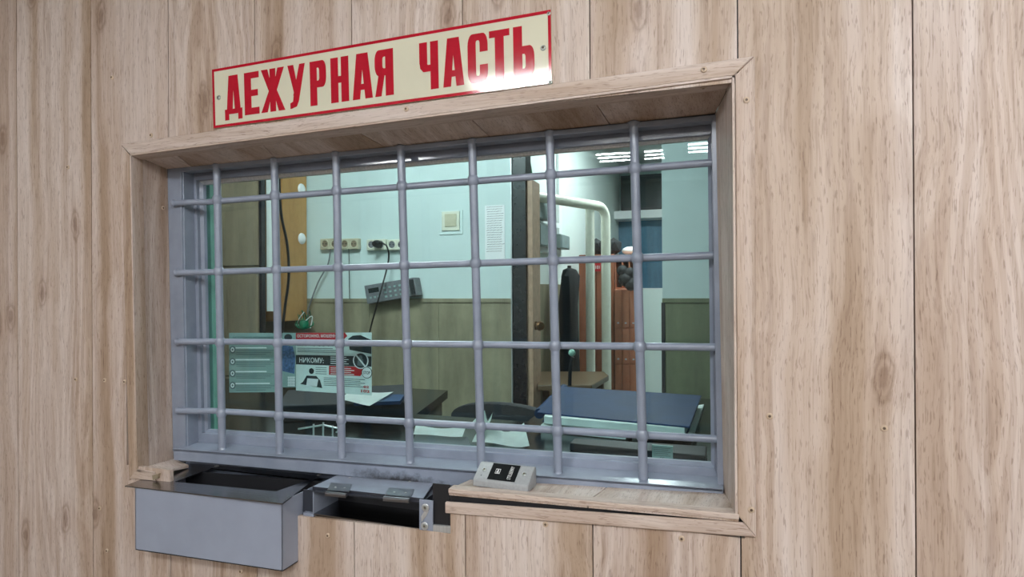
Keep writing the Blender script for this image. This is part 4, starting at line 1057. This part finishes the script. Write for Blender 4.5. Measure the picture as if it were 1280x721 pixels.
t, a, c, z1 = cab('locker_block', 768.5, 361, 797, 486, YR-.02, .3, M_RBROWN2, 'orange-brown block of small lockers with slanting doors', 'lockers')
yf = YR-.02
for r in range(3):
    zt_, zb_ = [z1, P(780, 410, yf).z, P(780, 455, yf).z, P(780, 500, yf).z][r:r+2]
    for k in range(3):
        xa_, xb_ = a+(c-a)*k/3, a+(c-a)*(k+1)/3
        b = B(); prism(b, [(xa_+.003, yf-.01, zb_+.006), (xb_-.003, yf-.01, zb_+.006), (xb_-.003, yf-.01, zt_-.004), (xa_+.003, yf-.01, zt_-.004)], (0, .01, 0)); bevel_all(b, .0015, 1)
        d_ = mesh_obj('locker_door', b, M_RBROWN2, t)
        b = B(); box(b, (xa_+xb_)/2-.006, (xa_+xb_)/2+.006, yf-.02, yf-.01, zb_+.03, zb_+.04); mesh_obj('handle', b, M_ZINC, d_)
# white side panel, blinds, shelf, screen
pan = fbox('white_partition', 797, 362, 833, 600, 2.9, .04, M_WALL2, None, label='white partition panel standing between lockers and green wainscot', cat='partition')
origin_to(pan)
t = thing('roller_blind', 790, 470, Y2-.06, 'blue blind covering the window of the far room', 'blind')
fbox('blind_sheet', 755, 272, 850, 362, Y2-.06, .01, M_BLIND, t)
fbox('bottom_rail', 755, 360, 850, 364, Y2-.07, .03, M_WHITE, t)
for k in range(1, 5):
    fbox('seam_rib', 755, 272+k*18, 850, 273+k*18, Y2-.064, .006, M_BLIND, t)
sh_ = fbox('wall_shelf', 762, 262, 860, 272, Y2-.30, .29, M_WHITE, None, label='white shelf above the blue blind under the dark screen', cat='shelf'); origin_to(sh_)
t = thing('dark_monitor', 803, 262, Y2-.25, 'dark square screen on the white shelf', 'monitor')
fbox('casing', 776, 218, 829, 262, Y2-.25, .08, M_BLACK, t, .006); fbox('screen', 778, 221, 828, 259, Y2-.256, .008, M_SCREEN, t)
b = B()
for k in range(9):
    pz = P(738+k*3.6, 312, YR+.12); pz.z = P(746, 318, YR).z+.9*(.04+.012*(k % 3)); bmesh.ops.create_icosphere(b, subdivisions=1, radius=.04+.012*(k % 3), matrix=Matrix.Translation(pz))
mesh_obj('crumpled_bag', b, M_DARKF, None, smooth=True, label='crumpled dark bundle lying on top of the red-brown cabinet', cat='bag')
o = D.objects['crumpled_bag']; origin_to(o)
b = B(); bmesh.ops.create_icosphere(b, subdivisions=2, radius=.05, matrix=Matrix.Translation(W((P(788, 313, YR+.12).x, YR+.12, P(782, 318, YR).z+.031))) @ Matrix.Diagonal((1.2, 1, .6, 1)))
origin_to(mesh_obj('white_bundle', b, M_WHITE, None, smooth=True, label='small white bundle on the cabinet top, right of the dark one', cat='bag'))
# dark shape standing in for a blurry reflected shadow, and table
b = B()
cA = P(712, 400, 2.6)
for z_, rx, ry in ():
    pass
prof = [(0, P(712, 334, 2.6).z), (.04, P(712, 337, 2.6).z), (.058, P(712, 345, 2.6).z), (.06, P(712, 380, 2.6).z), (.055, P(712, 430, 2.6).z), (.058, P(712, 470, 2.6).z), (.05, P(712, 480, 2.6).z), (0, P(712, 480, 2.6).z)]
lathe(b, [(r, z-cA.z) for r, z in prof], cA, (0, 0, 1), 14)
for v in b.verts: v.co.x += .008*math.sin(v.co.z*23+v.co.y*40); v.co.y += .01*math.sin(v.co.z*17+v.co.x*60)
t = empty('shadow_stand_in', W((cA.x, 2.6, 0)), label='dark shape standing in for a blurry reflected shadow beside the pale wall, left of the pipes', cat='shadow stand-in')
mesh_obj('shadow_shape', b, M_DARKF, t, smooth=True)
b = B(); tube(b, [(cA.x, 2.6, .03), (cA.x, 2.6, prof[0][1]+.01)], .012, 8); lathe(b, [(0, 0), (.09, 0), (.09, .015), (.02, .03), (0, .03)], (cA.x, 2.6, 0), (0, 0, 1), 20); mesh_obj('stand', b, M_CABLE, t, smooth=True)
t = empty('gooseneck_microphone', PZ(715, 480, ZC+.0), label='gooseneck with a small teal head above the counter', cat='microphone')
Yg = 1.5; b = B(); tube(b, smooth_path([P(712, 482, Yg), P(713, 462, Yg), P(716, 446, Yg)]), .008, 10); mesh_obj('neck', b, M_CABLE, t, smooth=True)
b = B(); bmesh.ops.create_icosphere(b, subdivisions=2, radius=.016, matrix=Matrix.Translation(P(715, 441, Yg))); mesh_obj('head', b, M_GREENJ, t, smooth=True)
t = empty('brown_table', W(P(715, 475, 2.3)), label='old table with a brown rounded top edge in the doorway', cat='table')
ztb = P(740, 470, 2.3).z
b = B(); qq = [PZ(672, 481, ztb), PZ(740, 481, ztb), PZ(761, 469, ztb), PZ(755, 464, ztb), PZ(672, 464, ztb)]
prism(b, qq, (0, 0, -.03)); bevel_all(b, .006, 2); mesh_obj('table_top', b, M_BROWNT, t)
xx = [p.x for p in qq]; yy_ = [p.y for p in qq]
for lx in (min(xx)+.04, qq[1].x-.05):
    for ly in (min(yy_)+.05, max(yy_)-.06):
        b = B(); box(b, lx-.02, lx+.02, ly-.02, ly+.02, 0, ztb-.03, .002); mesh_obj('leg', b, M_BROWNT, t)
